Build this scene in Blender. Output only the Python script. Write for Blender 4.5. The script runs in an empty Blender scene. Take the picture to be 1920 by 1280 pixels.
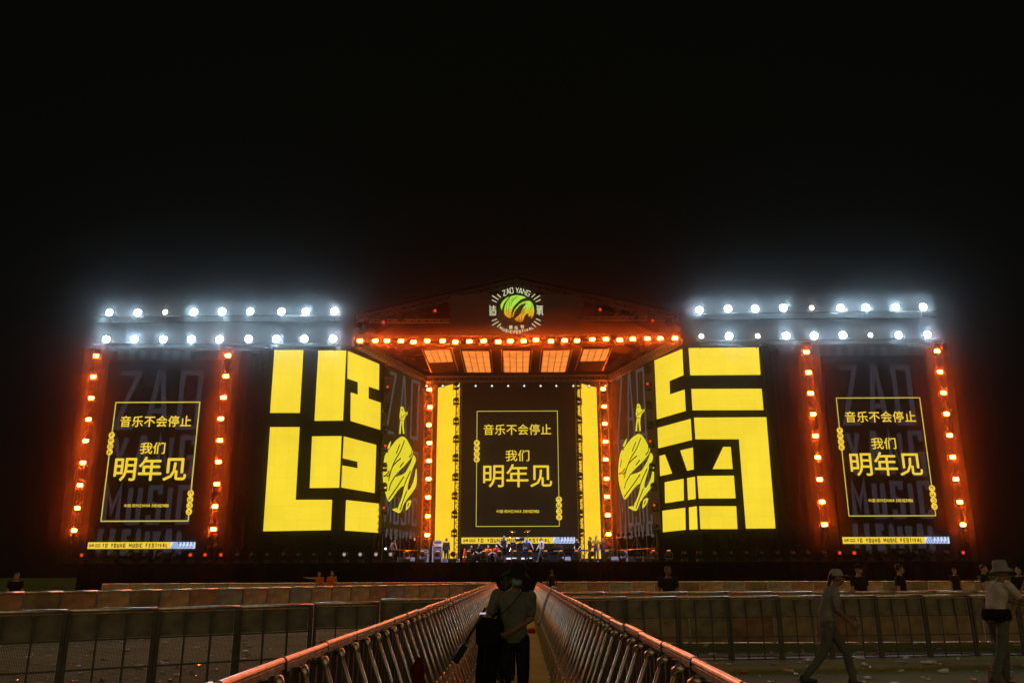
import bpy, bmesh, math, random
from mathutils import Vector, Matrix
random.seed(7)
sc = bpy.context.scene
C = sc.collection
V = Vector

# ------------------------------------------------------------------ camera
F = 1566.0                                   # focal length in pixels of the 1920 px wide photograph
CAM = V((0, 0, 1.6))
_y = V((15 / F, -435 / F, -1)).normalized()  # where the walkway's direction falls in the frame
_r = 0.005
_z = V((-math.sin(_r), math.cos(_r), 0)); _z = (_z - _z.dot(_y) * _y).normalized()
_x = _y.cross(_z)
ROT = Matrix((_x, _y, _z))
cam = bpy.data.cameras.new('camera'); co = bpy.data.objects.new('camera', cam); C.objects.link(co)
cam.lens = F / 1920 * 36; cam.sensor_width = 36; cam.clip_end = 2000; cam.clip_start = 0.05
co.matrix_world = Matrix.Translation(CAM) @ ROT.to_4x4()
sc.camera = co

# ------------------------------------------------------------------ night sky, exposure
w = bpy.data.worlds.new('World'); sc.world = w; w.use_nodes = True
nt = w.node_tree; bg = nt.nodes['Background']
tc = nt.nodes.new('ShaderNodeTexCoord'); sx = nt.nodes.new('ShaderNodeSeparateXYZ')
rp = nt.nodes.new('ShaderNodeValToRGB'); mp = nt.nodes.new('ShaderNodeMapRange')
nt.links.new(tc.outputs['Generated'], sx.inputs[0])
nt.links.new(sx.outputs['Y'], mp.inputs['Value'])
mp.inputs['From Min'].default_value = -1; mp.inputs['From Max'].default_value = 1
nt.links.new(mp.outputs[0], rp.inputs[0])
rp.color_ramp.elements[0].color = (.29, .21, .11, 1)     # warm fill glow added to the sky behind the camera
rp.color_ramp.elements[1].color = (.0016, .0018, .0010, 1); rp.color_ramp.elements[1].position = .55
nt.links.new(rp.outputs[0], bg.inputs[0]); bg.inputs[1].default_value = 1.0
vs = sc.view_settings
vs.view_transform = 'Standard'; vs.look = 'None'; vs.exposure = 0; vs.gamma = 1; vs.use_curve_mapping = False
sc.cycles.use_denoising = True
sc.cycles.max_bounces = 6; sc.cycles.diffuse_bounces = 3; sc.cycles.glossy_bounces = 3
sc.cycles.transparent_max_bounces = 12; sc.cycles.volume_bounces = 0
sc.cycles.caustics_reflective = False; sc.cycles.caustics_refractive = False
sc.cycles.sample_clamp_indirect = 3

# strengths of the lamps that the photograph shows
WHITE_E, ORANGE_E, WASH_W = 250, 400, 20000
HAZE_D, HAZE_G = 0.0013, 0.9915

# ------------------------------------------------------------------ pixel <-> place
def ray(px, py):
    return ROT @ V(((px - 960) / F, -(py - 640) / F, -1))
def P(px, py, Y):
    d = ray(px, py); return CAM + d * (Y / d.y)
def PZ(px, py, z):
    d = ray(px, py); return CAM + d * ((z - CAM.z) / d.z)
class Plane:                                  # an upright flat screen: u runs to the right, v up, n towards the viewer
    def __init__(s, a, b):
        s.O = V((a.x, a.y, 0)); s.u = V((b.x - a.x, b.y - a.y, 0)).normalized(); s.n = V((s.u.y, -s.u.x, 0))
    def uv(s, px, py):
        d = ray(px, py); t = (s.O - CAM).dot(s.n) / d.dot(s.n); p = CAM + d * t - s.O
        return (p.dot(s.u), p.z)
    def pt(s, u, v, off=0.0):
        return s.O + s.u * u + V((0, 0, v)) + s.n * off
    def at(s, px, py, off=0.0):
        return s.pt(*s.uv(px, py), off)

# ------------------------------------------------------------------ materials
def links(m): return m.node_tree.nodes, m.node_tree.links
_M = {}
def mat(name, col, rough=.6, metal=0.0, var=.25, scale=6.0, bump=0.0, spec=.5):
    if name in _M: return _M[name]
    m = bpy.data.materials.new(name); m.use_nodes = True; n, l = links(m); b = n['Principled BSDF']
    t = n.new('ShaderNodeTexCoord'); no = n.new('ShaderNodeTexNoise'); no.inputs['Scale'].default_value = scale
    no.inputs['Detail'].default_value = 5
    r = n.new('ShaderNodeValToRGB')
    r.color_ramp.elements[0].color = (*[c * (1 - var) for c in col], 1); r.color_ramp.elements[0].position = .3
    r.color_ramp.elements[1].color = (*[min(1, c * (1 + var)) for c in col], 1); r.color_ramp.elements[1].position = .7
    l.new(t.outputs['Object'], no.inputs['Vector']); l.new(no.outputs['Fac'], r.inputs[0]); l.new(r.outputs[0], b.inputs['Base Color'])
    q = n.new('ShaderNodeMapRange'); q.inputs['To Min'].default_value = max(.03, rough - .12); q.inputs['To Max'].default_value = min(1, rough + .12)
    l.new(no.outputs['Fac'], q.inputs['Value']); l.new(q.outputs[0], b.inputs['Roughness'])
    b.inputs['Metallic'].default_value = metal; b.inputs['Specular IOR Level'].default_value = spec
    if bump:
        bp = n.new('ShaderNodeBump'); bp.inputs['Strength'].default_value = bump; bp.inputs['Distance'].default_value = .02
        l.new(no.outputs['Fac'], bp.inputs['Height']); l.new(bp.outputs[0], b.inputs['Normal'])
    _M[name] = m; return m
def emit(name, col, s, sample=True, var=0.0, scale=.6, cells=None):
    if name in _M: return _M[name]
    m = bpy.data.materials.new(name); m.use_nodes = True; n, l = links(m); b = n['Principled BSDF']
    b.inputs['Base Color'].default_value = (.008, .008, .008, 1); b.inputs['Roughness'].default_value = .9; b.inputs['Specular IOR Level'].default_value = .08
    b.inputs['Emission Color'].default_value = (*col, 1); b.inputs['Emission Strength'].default_value = s
    if var:
        t = n.new('ShaderNodeTexCoord'); no = n.new('ShaderNodeTexNoise'); no.inputs['Scale'].default_value = scale
        no.inputs['Detail'].default_value = 3
        mr = n.new('ShaderNodeMapRange'); mr.inputs['From Min'].default_value = .25; mr.inputs['From Max'].default_value = .75
        mr.inputs['To Min'].default_value = s * (1 - var); mr.inputs['To Max'].default_value = s * (1 + var)
        l.new(t.outputs['Object'], no.inputs['Vector']); l.new(no.outputs['Fac'], mr.inputs['Value'])
        src = mr.outputs[0]
        if cells:                            # the seams and slight mismatch of the LED cabinets
            br = n.new('ShaderNodeTexBrick'); br.offset = 0; br.inputs['Scale'].default_value = 1
            br.inputs['Brick Width'].default_value = cells[0]; br.inputs['Row Height'].default_value = cells[1]
            br.inputs['Mortar Size'].default_value = cells[2]; br.inputs['Bias'].default_value = 0
            br.inputs['Color1'].default_value = (1, 1, 1, 1); br.inputs['Color2'].default_value = (cells[4],) * 3 + (1,); br.inputs['Mortar'].default_value = (cells[3],) * 3 + (1,)
            sp = n.new('ShaderNodeSeparateXYZ'); cb = n.new('ShaderNodeCombineXYZ')
            l.new(t.outputs['Object'], sp.inputs[0]); l.new(sp.outputs['X'], cb.inputs['X']); l.new(sp.outputs[cells[5]], cb.inputs['Y'])
            l.new(cb.outputs[0], br.inputs['Vector'])
            mu = n.new('ShaderNodeMath'); mu.operation = 'MULTIPLY'; l.new(mr.outputs[0], mu.inputs[0]); l.new(br.outputs['Color'], mu.inputs[1])
            src = mu.outputs[0]
        l.new(src, b.inputs['Emission Strength'])
    if not sample: m.cycles.emission_sampling = 'NONE'
    _M[name] = m; return m

BLACK_CLOTH = mat('black_cloth', (.009, .0085, .008), .95, 0, .4, 1.5, .3, .1)
BLACK_METAL = mat('black_metal', (.02, .02, .02), .45, .3, .3, 9)
PANEL_BLACK = mat('screen_black', (.010, .009, .009), .85, 0, .3, .7, 0, .1)
ALU = mat('aluminium', (.55, .54, .52), .33, 1.0, .2, 14)
TRUSS = mat('truss_metal', (.30, .29, .28), .42, .9, .25, 5)
DARK_TRUSS = mat('painted_truss', (.028, .027, .026), .5, .5, .3, 5)
RAIL = mat('rail_aluminium', (.78, .70, .55), .36, 1.0, .3, 9)
SHEET = mat('barrier_sheet', (.13, .12, .11), .55, .55, .4, 5, .15)
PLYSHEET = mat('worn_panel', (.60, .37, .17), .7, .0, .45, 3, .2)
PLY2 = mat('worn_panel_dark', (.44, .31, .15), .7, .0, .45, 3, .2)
YELLOW = emit('screen_yellow', (.93, .685, .034), 1.06, True, .10, .22, (.9, .9, .016, .90, .955, 'Z'))
YELLOW_STRIP = emit('screen_yellow_deep', (.97, .60, .024), 1.12, True, .1, .35, (.9, .9, .012, .97, .97, 'Z'))
INK = emit('screen_lettering', (.95, .66, .05), .95, False)
BORDER = emit('screen_border', (.80, .68, .10), .8, False)
INK_DARK = mat('screen_ink_dark', (.012, .008, .004), .6)
GHOST = emit('screen_ghost_lettering', (.045, .040, .052), .48, False)
GHOST2 = emit('banner_ghost_lettering', (.13, .11, .105), .5, False)
BANNER = emit('banner_brown', (.030, .016, .004), .8, False, .2, .2)
GLOBE = emit('banner_globe', (.80, .70, .03), .95, True)
BLUE = emit('screen_blue', (.08, .20, .75), .8, False)
WHITE_INK = emit('screen_white', (.75, .85, .95), .9, False)
LOGO_WHITE = emit('sign_white', (.75, .80, .48), .9, False)
CEIL = emit('ceiling_led', (1.0, .275, .045), 1.05, True, .25, 1.1, (.48, 1.6, .05, .45, .86, 'Y'))
FLOOD = emit('flood_lens', (.56, .82, 1.0), WHITE_E)
FLOOD_DIM = emit('flood_lens_weak', (1.0, .93, .82), WHITE_E * .5)
STROBE = emit('strobe_lens', (1.0, .088, .0060), ORANGE_E)
PIN = emit('pin_lens', (.85, .9, 1.0), 2.5)
HEAD_TOP_LIT = emit('moving_head_painted_light', (1.0, .30, .06), 1.3, False)  # emission stands in for orange lamp light falling on the head tops
HEAD_RED = emit('moving_head_red', (1.0, .07, .015), .8, False)
HEAD_OFF = mat('moving_head_glass', (.05, .055, .06), .12, 0, .1, 8, 0, .8)
HEAD_WHITE = emit('moving_head_white', (1.0, .8, .7), .4, False)

# ------------------------------------------------------------------ mesh collecting
WP = {}                                        # world place of each thing's Empty
def basis(d):
    d = d.normalized(); a = V((0, 0, 1)) if abs(d.z) < .95 else V((1, 0, 0))
    x = d.cross(a).normalized(); return x, x.cross(d).normalized(), d
class MB:
    def __init__(s): s.v = []; s.f = []; s.m = []
    def add(s, vs_, fs, mi=0):
        k = len(s.v); s.v += [V(p) for p in vs_]
        for f in fs: s.f.append([k + i for i in f]); s.m.append(mi)
    def box(s, c, size, rz=0, mi=0, M=None):
        x, y, z = [q / 2 for q in size]
        R = M if M is not None else Matrix.Rotation(rz, 3, 'Z')
        p = [V(c) + R @ V((a * x, b * y, d * z)) for d in (-1, 1) for a, b in ((-1, -1), (1, -1), (1, 1), (-1, 1))]
        s.add(p, [(3, 2, 1, 0), (4, 5, 6, 7), (0, 1, 5, 4), (1, 2, 6, 5), (2, 3, 7, 6), (3, 0, 4, 7)], mi)
    def bbox(s, a, b, mi=0): s.box([(i + j) / 2 for i, j in zip(a, b)], [abs(j - i) for i, j in zip(a, b)], 0, mi)
    def tube(s, a, b, r, n=8, r2=None, mi=0):
        s.path([a, b], [r, r if r2 is None else r2], n, mi)
    def path(s, pts, r, n=8, mi=0, sq=1.0):
        pts = [V(p) for p in pts]; rr = r if isinstance(r, (list, tuple)) else [r] * len(pts)
        d0 = (pts[1] - pts[0]); X, Y, _ = basis(d0); rings = []
        for i, p in enumerate(pts):
            d = (pts[min(i + 1, len(pts) - 1)] - pts[max(i - 1, 0)]).normalized()
            X = (X - X.dot(d) * d).normalized(); Y = d.cross(X)
            rings.append([p + X * math.cos(2 * math.pi * k / n) * rr[i] + Y * math.sin(2 * math.pi * k / n) * rr[i] * sq for k in range(n)])
        fs = []
        for i in range(len(pts) - 1):
            for k in range(n): fs.append((i * n + k, i * n + (k + 1) % n, (i + 1) * n + (k + 1) % n, (i + 1) * n + k))
        fs.append(tuple(reversed(range(n)))); fs.append(tuple(range((len(pts) - 1) * n, len(pts) * n)))
        s.add([q for g in rings for q in g], fs, mi)
    def lathe(s, c, axis, prof, n=16, mi=0):
        X, Y, Z = basis(V(axis)); c = V(c); vs_ = []; fs = []
        for r, h in prof:
            vs_ += [c + Z * h + (X * math.cos(2 * math.pi * k / n) + Y * math.sin(2 * math.pi * k / n)) * max(r, 1e-4) for k in range(n)]
        for i in range(len(prof) - 1):
            for k in range(n): fs.append((i * n + k, i * n + (k + 1) % n, (i + 1) * n + (k + 1) % n, (i + 1) * n + k))
        fs.append(tuple(reversed(range(n)))); fs.append(tuple(range((len(prof) - 1) * n, len(prof) * n)))
        s.add(vs_, fs, mi)
    def poly(s, pts, mi=0): s.add(pts, [tuple(range(len(pts)))], mi)
    def prism(s, pts, d, mi=0):
        n = len(pts); d = V(d); p = [V(q) for q in pts]
        s.add(p + [q + d for q in p], [tuple(range(n)), tuple(reversed(range(n, 2 * n)))] + [(i, i + n, (i + 1) % n + n, (i + 1) % n) for i in range(n)], mi)
    def build(s, name, mats, parent=None, smooth=False):
        mats = mats if isinstance(mats, (list, tuple)) else [mats]
        o0 = WP.get(parent.name, V((0, 0, 0))) if parent else V((0, 0, 0))
        me = bpy.data.meshes.new(name); me.from_pydata([tuple(p - o0) for p in s.v], [], s.f)
        for m in mats: me.materials.append(m)
        me.polygons.foreach_set('material_index', s.m)
        if smooth: me.polygons.foreach_set('use_smooth', [True] * len(s.f))
        me.update()
        o = bpy.data.objects.new(name, me); C.objects.link(o)
        if parent: o.parent = parent; WP[o.name] = o0
        return o
def tag(o, label=None, cat=None, group=None, kind=None):
    if label: o['label'] = label
    if cat: o['category'] = cat
    if group: o['group'] = group
    if kind: o['kind'] = kind
    return o
def thing(name, label, cat, loc=(0, 0, 0), group=None):
    o = bpy.data.objects.new(name, None); C.objects.link(o); o.location = loc; o.empty_display_size = .2
    WP[o.name] = V(loc); return tag(o, label, cat, group)
KIDS = {}
def tree(o):
    return [c for c in bpy.data.objects if c.parent == o]
def copy_tree(o, parent=None):
    c = o.copy(); C.objects.link(c)
    if parent: c.parent = parent
    if o.name not in KIDS: KIDS[o.name] = list(o.children)
    for ch in KIDS[o.name]: copy_tree(ch, c)
    return c
ORD = ['first', 'second', 'third', 'fourth', 'fifth', 'sixth', 'seventh', 'eighth', 'ninth', 'tenth', 'eleventh', 'twelfth', 'thirteenth', 'fourteenth', 'fifteenth', 'sixteenth', 'seventeenth', 'eighteenth', 'nineteenth']
TENS = {20: 'twent', 30: 'thirt', 40: 'fort', 50: 'fift', 60: 'sixt'}
def nth(i):                                    # 0 -> first
    k = i + 1
    if k < 20: return ORD[k - 1]
    t = k // 10 * 10
    return TENS[t] + 'ieth' if k == t else TENS[t] + 'y-' + ORD[k - t - 1]

# ------------------------------------------------------------------ lettering
GL = {'Z': [[(0, 1), (1, 1), (0, 0), (1, 0)]], 'A': [[(0, 0), (.42, 1), (.58, 1), (1, 0)], [(.2, .3), (.8, .3)]],
      'O': [[(.5, 0), (0, 0), (0, 1), (1, 1), (1, 0), (.5, 0)]], 'Y': [[(0, 1), (.5, .45), (1, 1)], [(.5, .5), (.5, 0)]],
      'N': [[(0, 0), (0, 1), (1, 0), (1, 1)]], 'G': [[(1, .8), (1, 1), (0, 1), (0, 0), (1, 0), (1, .48), (.5, .48)]],
      'M': [[(0, 0), (0, 1), (.5, .35), (1, 1), (1, 0)]], 'U': [[(0, 1), (0, 0), (1, 0), (1, 1)]],
      'S': [[(1, .8), (1, 1), (0, 1), (0, .55), (1, .45), (1, 0), (0, 0), (0, .2)]], 'I': [[(.5, 0), (.5, 1)]],
      'C': [[(1, .8), (1, 1), (0, 1), (0, 0), (1, 0), (1, .2)]], 'F': [[(0, 0), (0, 1), (1, 1)], [(0, .52), (.8, .52)]],
      'E': [[(1, 0), (0, 0), (0, 1), (1, 1)], [(0, .5), (.85, .5)]], 'T': [[(0, 1), (1, 1)], [(.5, 1), (.5, 0)]],
      'V': [[(0, 1), (.5, 0), (1, 1)]], 'L': [[(0, 1), (0, 0), (1, 0)]], 'H': [[(0, 0), (0, 1)], [(1, 0), (1, 1)], [(0, .5), (1, .5)]],
      'zao': [[(.07, 1), (.07, .05), (1, .05)], [(.62, 1), (.62, .62)], [(.28, .82), (1, .82)], [(.25, .6), (1, .6)], [(.32, .2), (.95, .2), (.95, .45), (.32, .45), (.32, .2)]],
      'yang': [[(.12, 1), (.04, .9), (1, .9)], [(.1, .78), (.9, .78)], [(0, .66), (.85, .66), (.85, .25), (1, 0)], [(.05, .5), (.72, .5)], [(.05, .36), (.72, .36)], [(0, .2), (.75, .2)], [(.38, .56), (.38, 0)], [(.15, .62), (.22, .5)], [(.6, .62), (.54, .5)]]}
def strip2d(pts, t):                           # a mitred stroke, as left and right outlines
    L, R = [], []
    n = len(pts); closed = pts[0] == pts[-1]
    for i in range(n):
        a = pts[i - 1] if i > 0 else (pts[-2] if closed else None); b = pts[i + 1] if i < n - 1 else (pts[1] if closed else None)
        p = V(pts[i]).to_2d() if len(pts[i]) == 3 else V(pts[i])
        d1 = (p - V(a)).normalized() if a else None; d2 = (V(b) - p).normalized() if b else None
        if d1 is None: d1 = d2
        if d2 is None: d2 = d1
        n1 = V((-d1.y, d1.x)); n2 = V((-d2.y, d2.x)); m = (n1 + n2)
        m = m.normalized() if m.length > 1e-6 else n1
        k = t / 2 / max(.38, m.dot(n1))
        L.append(p + m * k); R.append(p - m * k)
    return L, R
def stroke(mb, pts, t, fn, mi=0):
    L, R = strip2d(pts, t)
    for i in range(len(pts) - 1): mb.poly([fn(*R[i]), fn(*R[i + 1]), fn(*L[i + 1]), fn(*L[i])], mi)
def strokes(mb, text, rect, t, fn, mi=0, gap=.32, space=.45):
    u0, v0, u1, v1 = rect
    wid = {'I': .3, 'M': 1.25, ' ': space}
    ws = [wid.get(c, 1.0) for c in text]; tot = sum(ws) + gap * (len(text) - 1); k = (u1 - u0) / tot; x = u0
    for c, wd in zip(text, ws):
        if c != ' ':
            for pl in GL[c]:
                stroke(mb, [(x + t / 2 + a * (wd * k - t), v0 + t / 2 + b * (v1 - v0 - t)) for a, b in pl], t, fn, mi)
        x += (wd + gap) * k
_G = {}
def glyphs(text, bold=0.0, spacing=1.0):
    key = (text, bold, spacing)
    if key in _G: return _G[key]
    c = bpy.data.curves.new('lettering', 'FONT'); c.body = text; c.offset = bold; c.space_character = spacing; c.resolution_u = 3
    o = bpy.data.objects.new('lettering', c); C.objects.link(o)
    me = bpy.data.meshes.new_from_object(o.evaluated_get(bpy.context.evaluated_depsgraph_get()))
    vs_ = [(p.co.x, p.co.y) for p in me.vertices]; fs = [tuple(q.vertices) for q in me.polygons]
    bpy.data.objects.remove(o); bpy.data.curves.remove(c); bpy.data.meshes.remove(me)
    x0 = min(p[0] for p in vs_); x1 = max(p[0] for p in vs_); y0 = min(p[1] for p in vs_); y1 = max(p[1] for p in vs_)
    _G[key] = ([((x - x0) / (x1 - x0), (y - y0) / (y1 - y0)) for x, y in vs_], fs); return _G[key]
def write(mb, text, rect, fn, mi=0, bold=0.0, spacing=1.0, nrm=V((0, -1, 0))):
    vs_, fs = glyphs(text, 0.0, spacing); u0, v0, u1, v1 = rect; e = bold * abs(v1 - v0)
    for i, (dx, dy) in enumerate(((0, 0), (e, 0), (-e, 0), (0, e), (0, -e)) if bold else ((0, 0),)):   # bolder strokes from shifted copies, each 1.5 mm proud of the last
        mb.add([fn(u0 + dx + a * (u1 - u0), v0 + dy + b * (v1 - v0)) + nrm * (.0015 * i) for a, b in vs_], fs, mi)


# ------------------------------------------------------------------ ground
def ground_mat(name, c1, c2, c3, sc1, rough):
    m = bpy.data.materials.new(name); m.use_nodes = True; n, l = links(m); b = n['Principled BSDF']
    t = n.new('ShaderNodeTexCoord'); a = n.new('ShaderNodeTexNoise'); a.inputs['Scale'].default_value = sc1; a.inputs['Detail'].default_value = 8
    a2 = n.new('ShaderNodeTexNoise'); a2.inputs['Scale'].default_value = sc1 * 30; a2.inputs['Detail'].default_value = 4
    r = n.new('ShaderNodeValToRGB'); e = r.color_ramp.elements
    e[0].color = (*c1, 1); e[0].position = .35; e[1].color = (*c2, 1); e[1].position = .6
    k = r.color_ramp.elements.new(.75); k.color = (*c3, 1)
    mx = n.new('ShaderNodeMath'); mx.operation = 'MULTIPLY_ADD'; mx.inputs[1].default_value = .35; l.new(a2.outputs[0], mx.inputs[0]); l.new(a.outputs[0], mx.inputs[2])
    sb = n.new('ShaderNodeMath'); sb.operation = 'SUBTRACT'; sb.inputs[1].default_value = .17; l.new(mx.outputs[0], sb.inputs[0])
    for q in (a, a2): l.new(t.outputs['Object'], q.inputs['Vector'])
    l.new(sb.outputs[0], r.inputs[0]); l.new(r.outputs[0], b.inputs['Base Color'])
    bp = n.new('ShaderNodeBump'); bp.inputs['Strength'].default_value = .6; bp.inputs['Distance'].default_value = .03
    l.new(a2.outputs[0], bp.inputs['Height']); l.new(bp.outputs[0], b.inputs['Normal']); b.inputs['Roughness'].default_value = rough
    return m
g = MB(); g.poly([(-400, -150, 0), (400, -150, 0), (400, 500, 0), (-400, 500, 0)])
tag(g.build('ground', ground_mat('trodden_grass', (.12, .16, .035), (.20, .25, .055), (.32, .31, .13), .35, .9)), kind='structure')
g = MB(); g.poly([(-.74, .5, .004), (.50, .5, .004), (.50, 48.5, .004), (-.74, 48.5, .004)])
tag(g.build('walkway', ground_mat('green_matting', (.42, .46, .03), (.55, .60, .05), (.62, .62, .10), 1.2, .85)), kind='structure')

# ------------------------------------------------------------------ the stage platform
DECK = 1.6 + (P(968, 1053, 54.5).z - 1.6)
YS = 54.5                                     # front edge of the stage
XL, XR = P(148, 1050, YS).x, P(1828, 1050, YS).x
t = thing('stage_platform', 'long black stage platform with cloth skirt running under all the screens', 'stage', (0, YS, 0))
b = MB(); b.bbox((XL, YS + .06, DECK - .18), (XR, 74, DECK)); b.build('deck', mat('stage_deck', (.035, .034, .036), .38, 0, .35, 1.2, .1), t)
b = MB(); n = int((XR - XL) / .35)
for i in range(n + 1):                        # hanging folds
    x0 = XL + (XR - XL) * i / n; x1 = XL + (XR - XL) * (i + 1) / n
    if i < n: b.add([(x0, YS + .04 * (i % 2), 0), (x1, YS + .04 * ((i + 1) % 2), 0), (x1, YS + .04 * ((i + 1) % 2), DECK - .02), (x0, YS + .04 * (i % 2), DECK - .02)], [(0, 1, 2, 3)])
b.build('skirt', BLACK_CLOTH, t)
b = MB(); b.bbox((XL, YS - .03, DECK - .02), (XR, YS + .06, DECK + .015)); b.build('edge_trim', BLACK_METAL, t)

# ------------------------------------------------------------------ screens
def screen(name, label, pl, px, back=.25, group=None, panel=PANEL_BLACK, off0=0.0):
    uv = [pl.uv(*p) for p in px]
    us = [q[0] for q in uv]; vs2 = [q[1] for q in uv]
    u0, u1, v0, v1 = min(us), max(us), min(vs2), max(vs2)
    base = pl.pt((u0 + u1) / 2, v0)
    t = thing(name, label, 'screen', base, group)
    b = MB(); b.prism([pl.pt(u0, v0), pl.pt(u1, v0), pl.pt(u1, v1), pl.pt(u0, v1)], pl.n * -back); b.build('panel', panel, t)
    b = MB()
    for a in range(int((u1 - u0) / 1.0) + 1):
        uu = u0 + (u1 - u0) * a / max(1, int((u1 - u0) / 1.0))
        b.prism([pl.pt(uu - .03, v0, -back), pl.pt(uu + .03, v0, -back), pl.pt(uu + .03, v1, -back), pl.pt(uu - .03, v1, -back)], pl.n * -.08)
    b.build('rear_frame', DARK_TRUSS, t)
    return t, (u0, v0, u1, v1)
def block_screen(t, pl, polys):
    b = MB()
    for p in polys: b.poly([pl.at(*q, .012) for q in p])
    return b.build('lit_character', YELLOW, t)

YF = 56.0
# --- left corner screen: a front face and a face that turns in towards the stage
PLF = Plane(P(500, 800, YF), P(640, 800, YF))
CL = P(650, 656.5, YF); BL_ = PZ(713, 683, CL.z)
PLS = Plane(CL, BL_)
t, _ = screen('led_screen', 'front face of the giant yellow corner screen left of the stage', PLF, [(505, 655), (650, 656), (634, 1000), (492, 1000)])
block_screen(t, PLF, [
    [(514.9, 654.9), (569.1, 654.9), (562.3, 773.8), (506.4, 773.8)],
    [(597, 657), (649.3, 657), (643.3, 788.1), (589.7, 788.7)],
    [(506.6, 800.3), (562.1, 800.3), (554.5, 936.4), (622.9, 936.4), (620.3, 993.2), (493.5, 995.4)],
    [(585.3, 817.6), (640.6, 817.2), (636.2, 913.8), (580.7, 914.5)]])
t, _ = screen('led_screen', 'turned-in side face of the giant yellow corner screen left of the stage', PLS, [(651.5, 656), (714, 683), (711, 999)])
block_screen(t, PLS, [
    [(651.9, 657.6), (711, 682.4), (710.4, 731), (691, 724.6), (691, 746.8), (713.6, 754.6), (712.9, 805.6), (656.8, 788.7), (657.3, 735.2), (670.5, 739.4), (670.5, 716.2), (650.9, 709.5)],
    [(644.3, 817.6), (705.4, 833.6), (702.3, 923.9), (639.5, 913.4), (641.4, 871.9), (670, 877.3), (670, 865.3), (642.2, 858.7)],
    [(648.5, 936.8), (710.4, 943.6), (710, 998.3), (646.3, 993.9)]])
# --- right corner screen
CR = P(1288.5, 652, YF); BR_ = PZ(1226, 675, CR.z)
PLG = Plane(P(1300, 800, YF), P(1400, 800, YF)); PLT = Plane(BR_, CR)
t, _ = screen('led_screen', 'front face of the giant yellow corner screen right of the stage', PLG, [(1289.5, 652), (1424, 651), (1455, 992), (1311, 994)])
block_screen(t, PLG, [
    [(1290.9, 652.3), (1422.2, 651.2), (1425.9, 702.5), (1294.1, 703.5)],
    [(1296.2, 728.9), (1428, 728.4), (1431.6, 768.5), (1298.3, 768.9)],
    [(1301.2, 782.6), (1436.8, 781.7), (1454, 990), (1398.5, 990.4), (1385.4, 823.1), (1303.8, 823.1)],
    [(1355.9, 837.3), (1370.1, 837.3), (1373.8, 878.9), (1336.2, 878.9)],
    [(1307.1, 892), (1376, 891.1), (1379.3, 933.7), (1310, 934.2)],
    [(1311, 948.4), (1380.4, 948.4), (1382.8, 991.2), (1313.2, 991.2)]])
t, _ = screen('led_screen', 'turned-in side face of the giant yellow corner screen right of the stage', PLT, [(1226, 675), (1288, 652.3), (1241, 997.5)])
block_screen(t, PLT, [
    [(1227.2, 675.6), (1279.7, 653.6), (1281.9, 703.1), (1255.7, 714.1), (1256.5, 739), (1284, 729.9), (1286.1, 770), (1231.9, 785.8)],
    [(1233, 801.9), (1295.3, 784.8), (1297.9, 824.4), (1234.5, 840.1)],
    [(1236.7, 854.4), (1247, 851.5), (1260.7, 887.2), (1237.8, 892.2)],
    [(1275.6, 844.1), (1299.7, 838.4), (1301.2, 879.5), (1288.5, 882.1)],
    [(1246.5, 903.6), (1282, 897), (1282.6, 937.5), (1247.2, 942.9)],
    [(1288.5, 895.9), (1303.4, 893.1), (1304.9, 934.8), (1290.3, 937)],
    [(1242.2, 957.1), (1285.2, 951.2), (1285.9, 992.6), (1243.2, 997.2)],
    [(1291.8, 950.6), (1306.7, 948.4), (1308.4, 991.7), (1292.9, 992.6)]])

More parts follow.
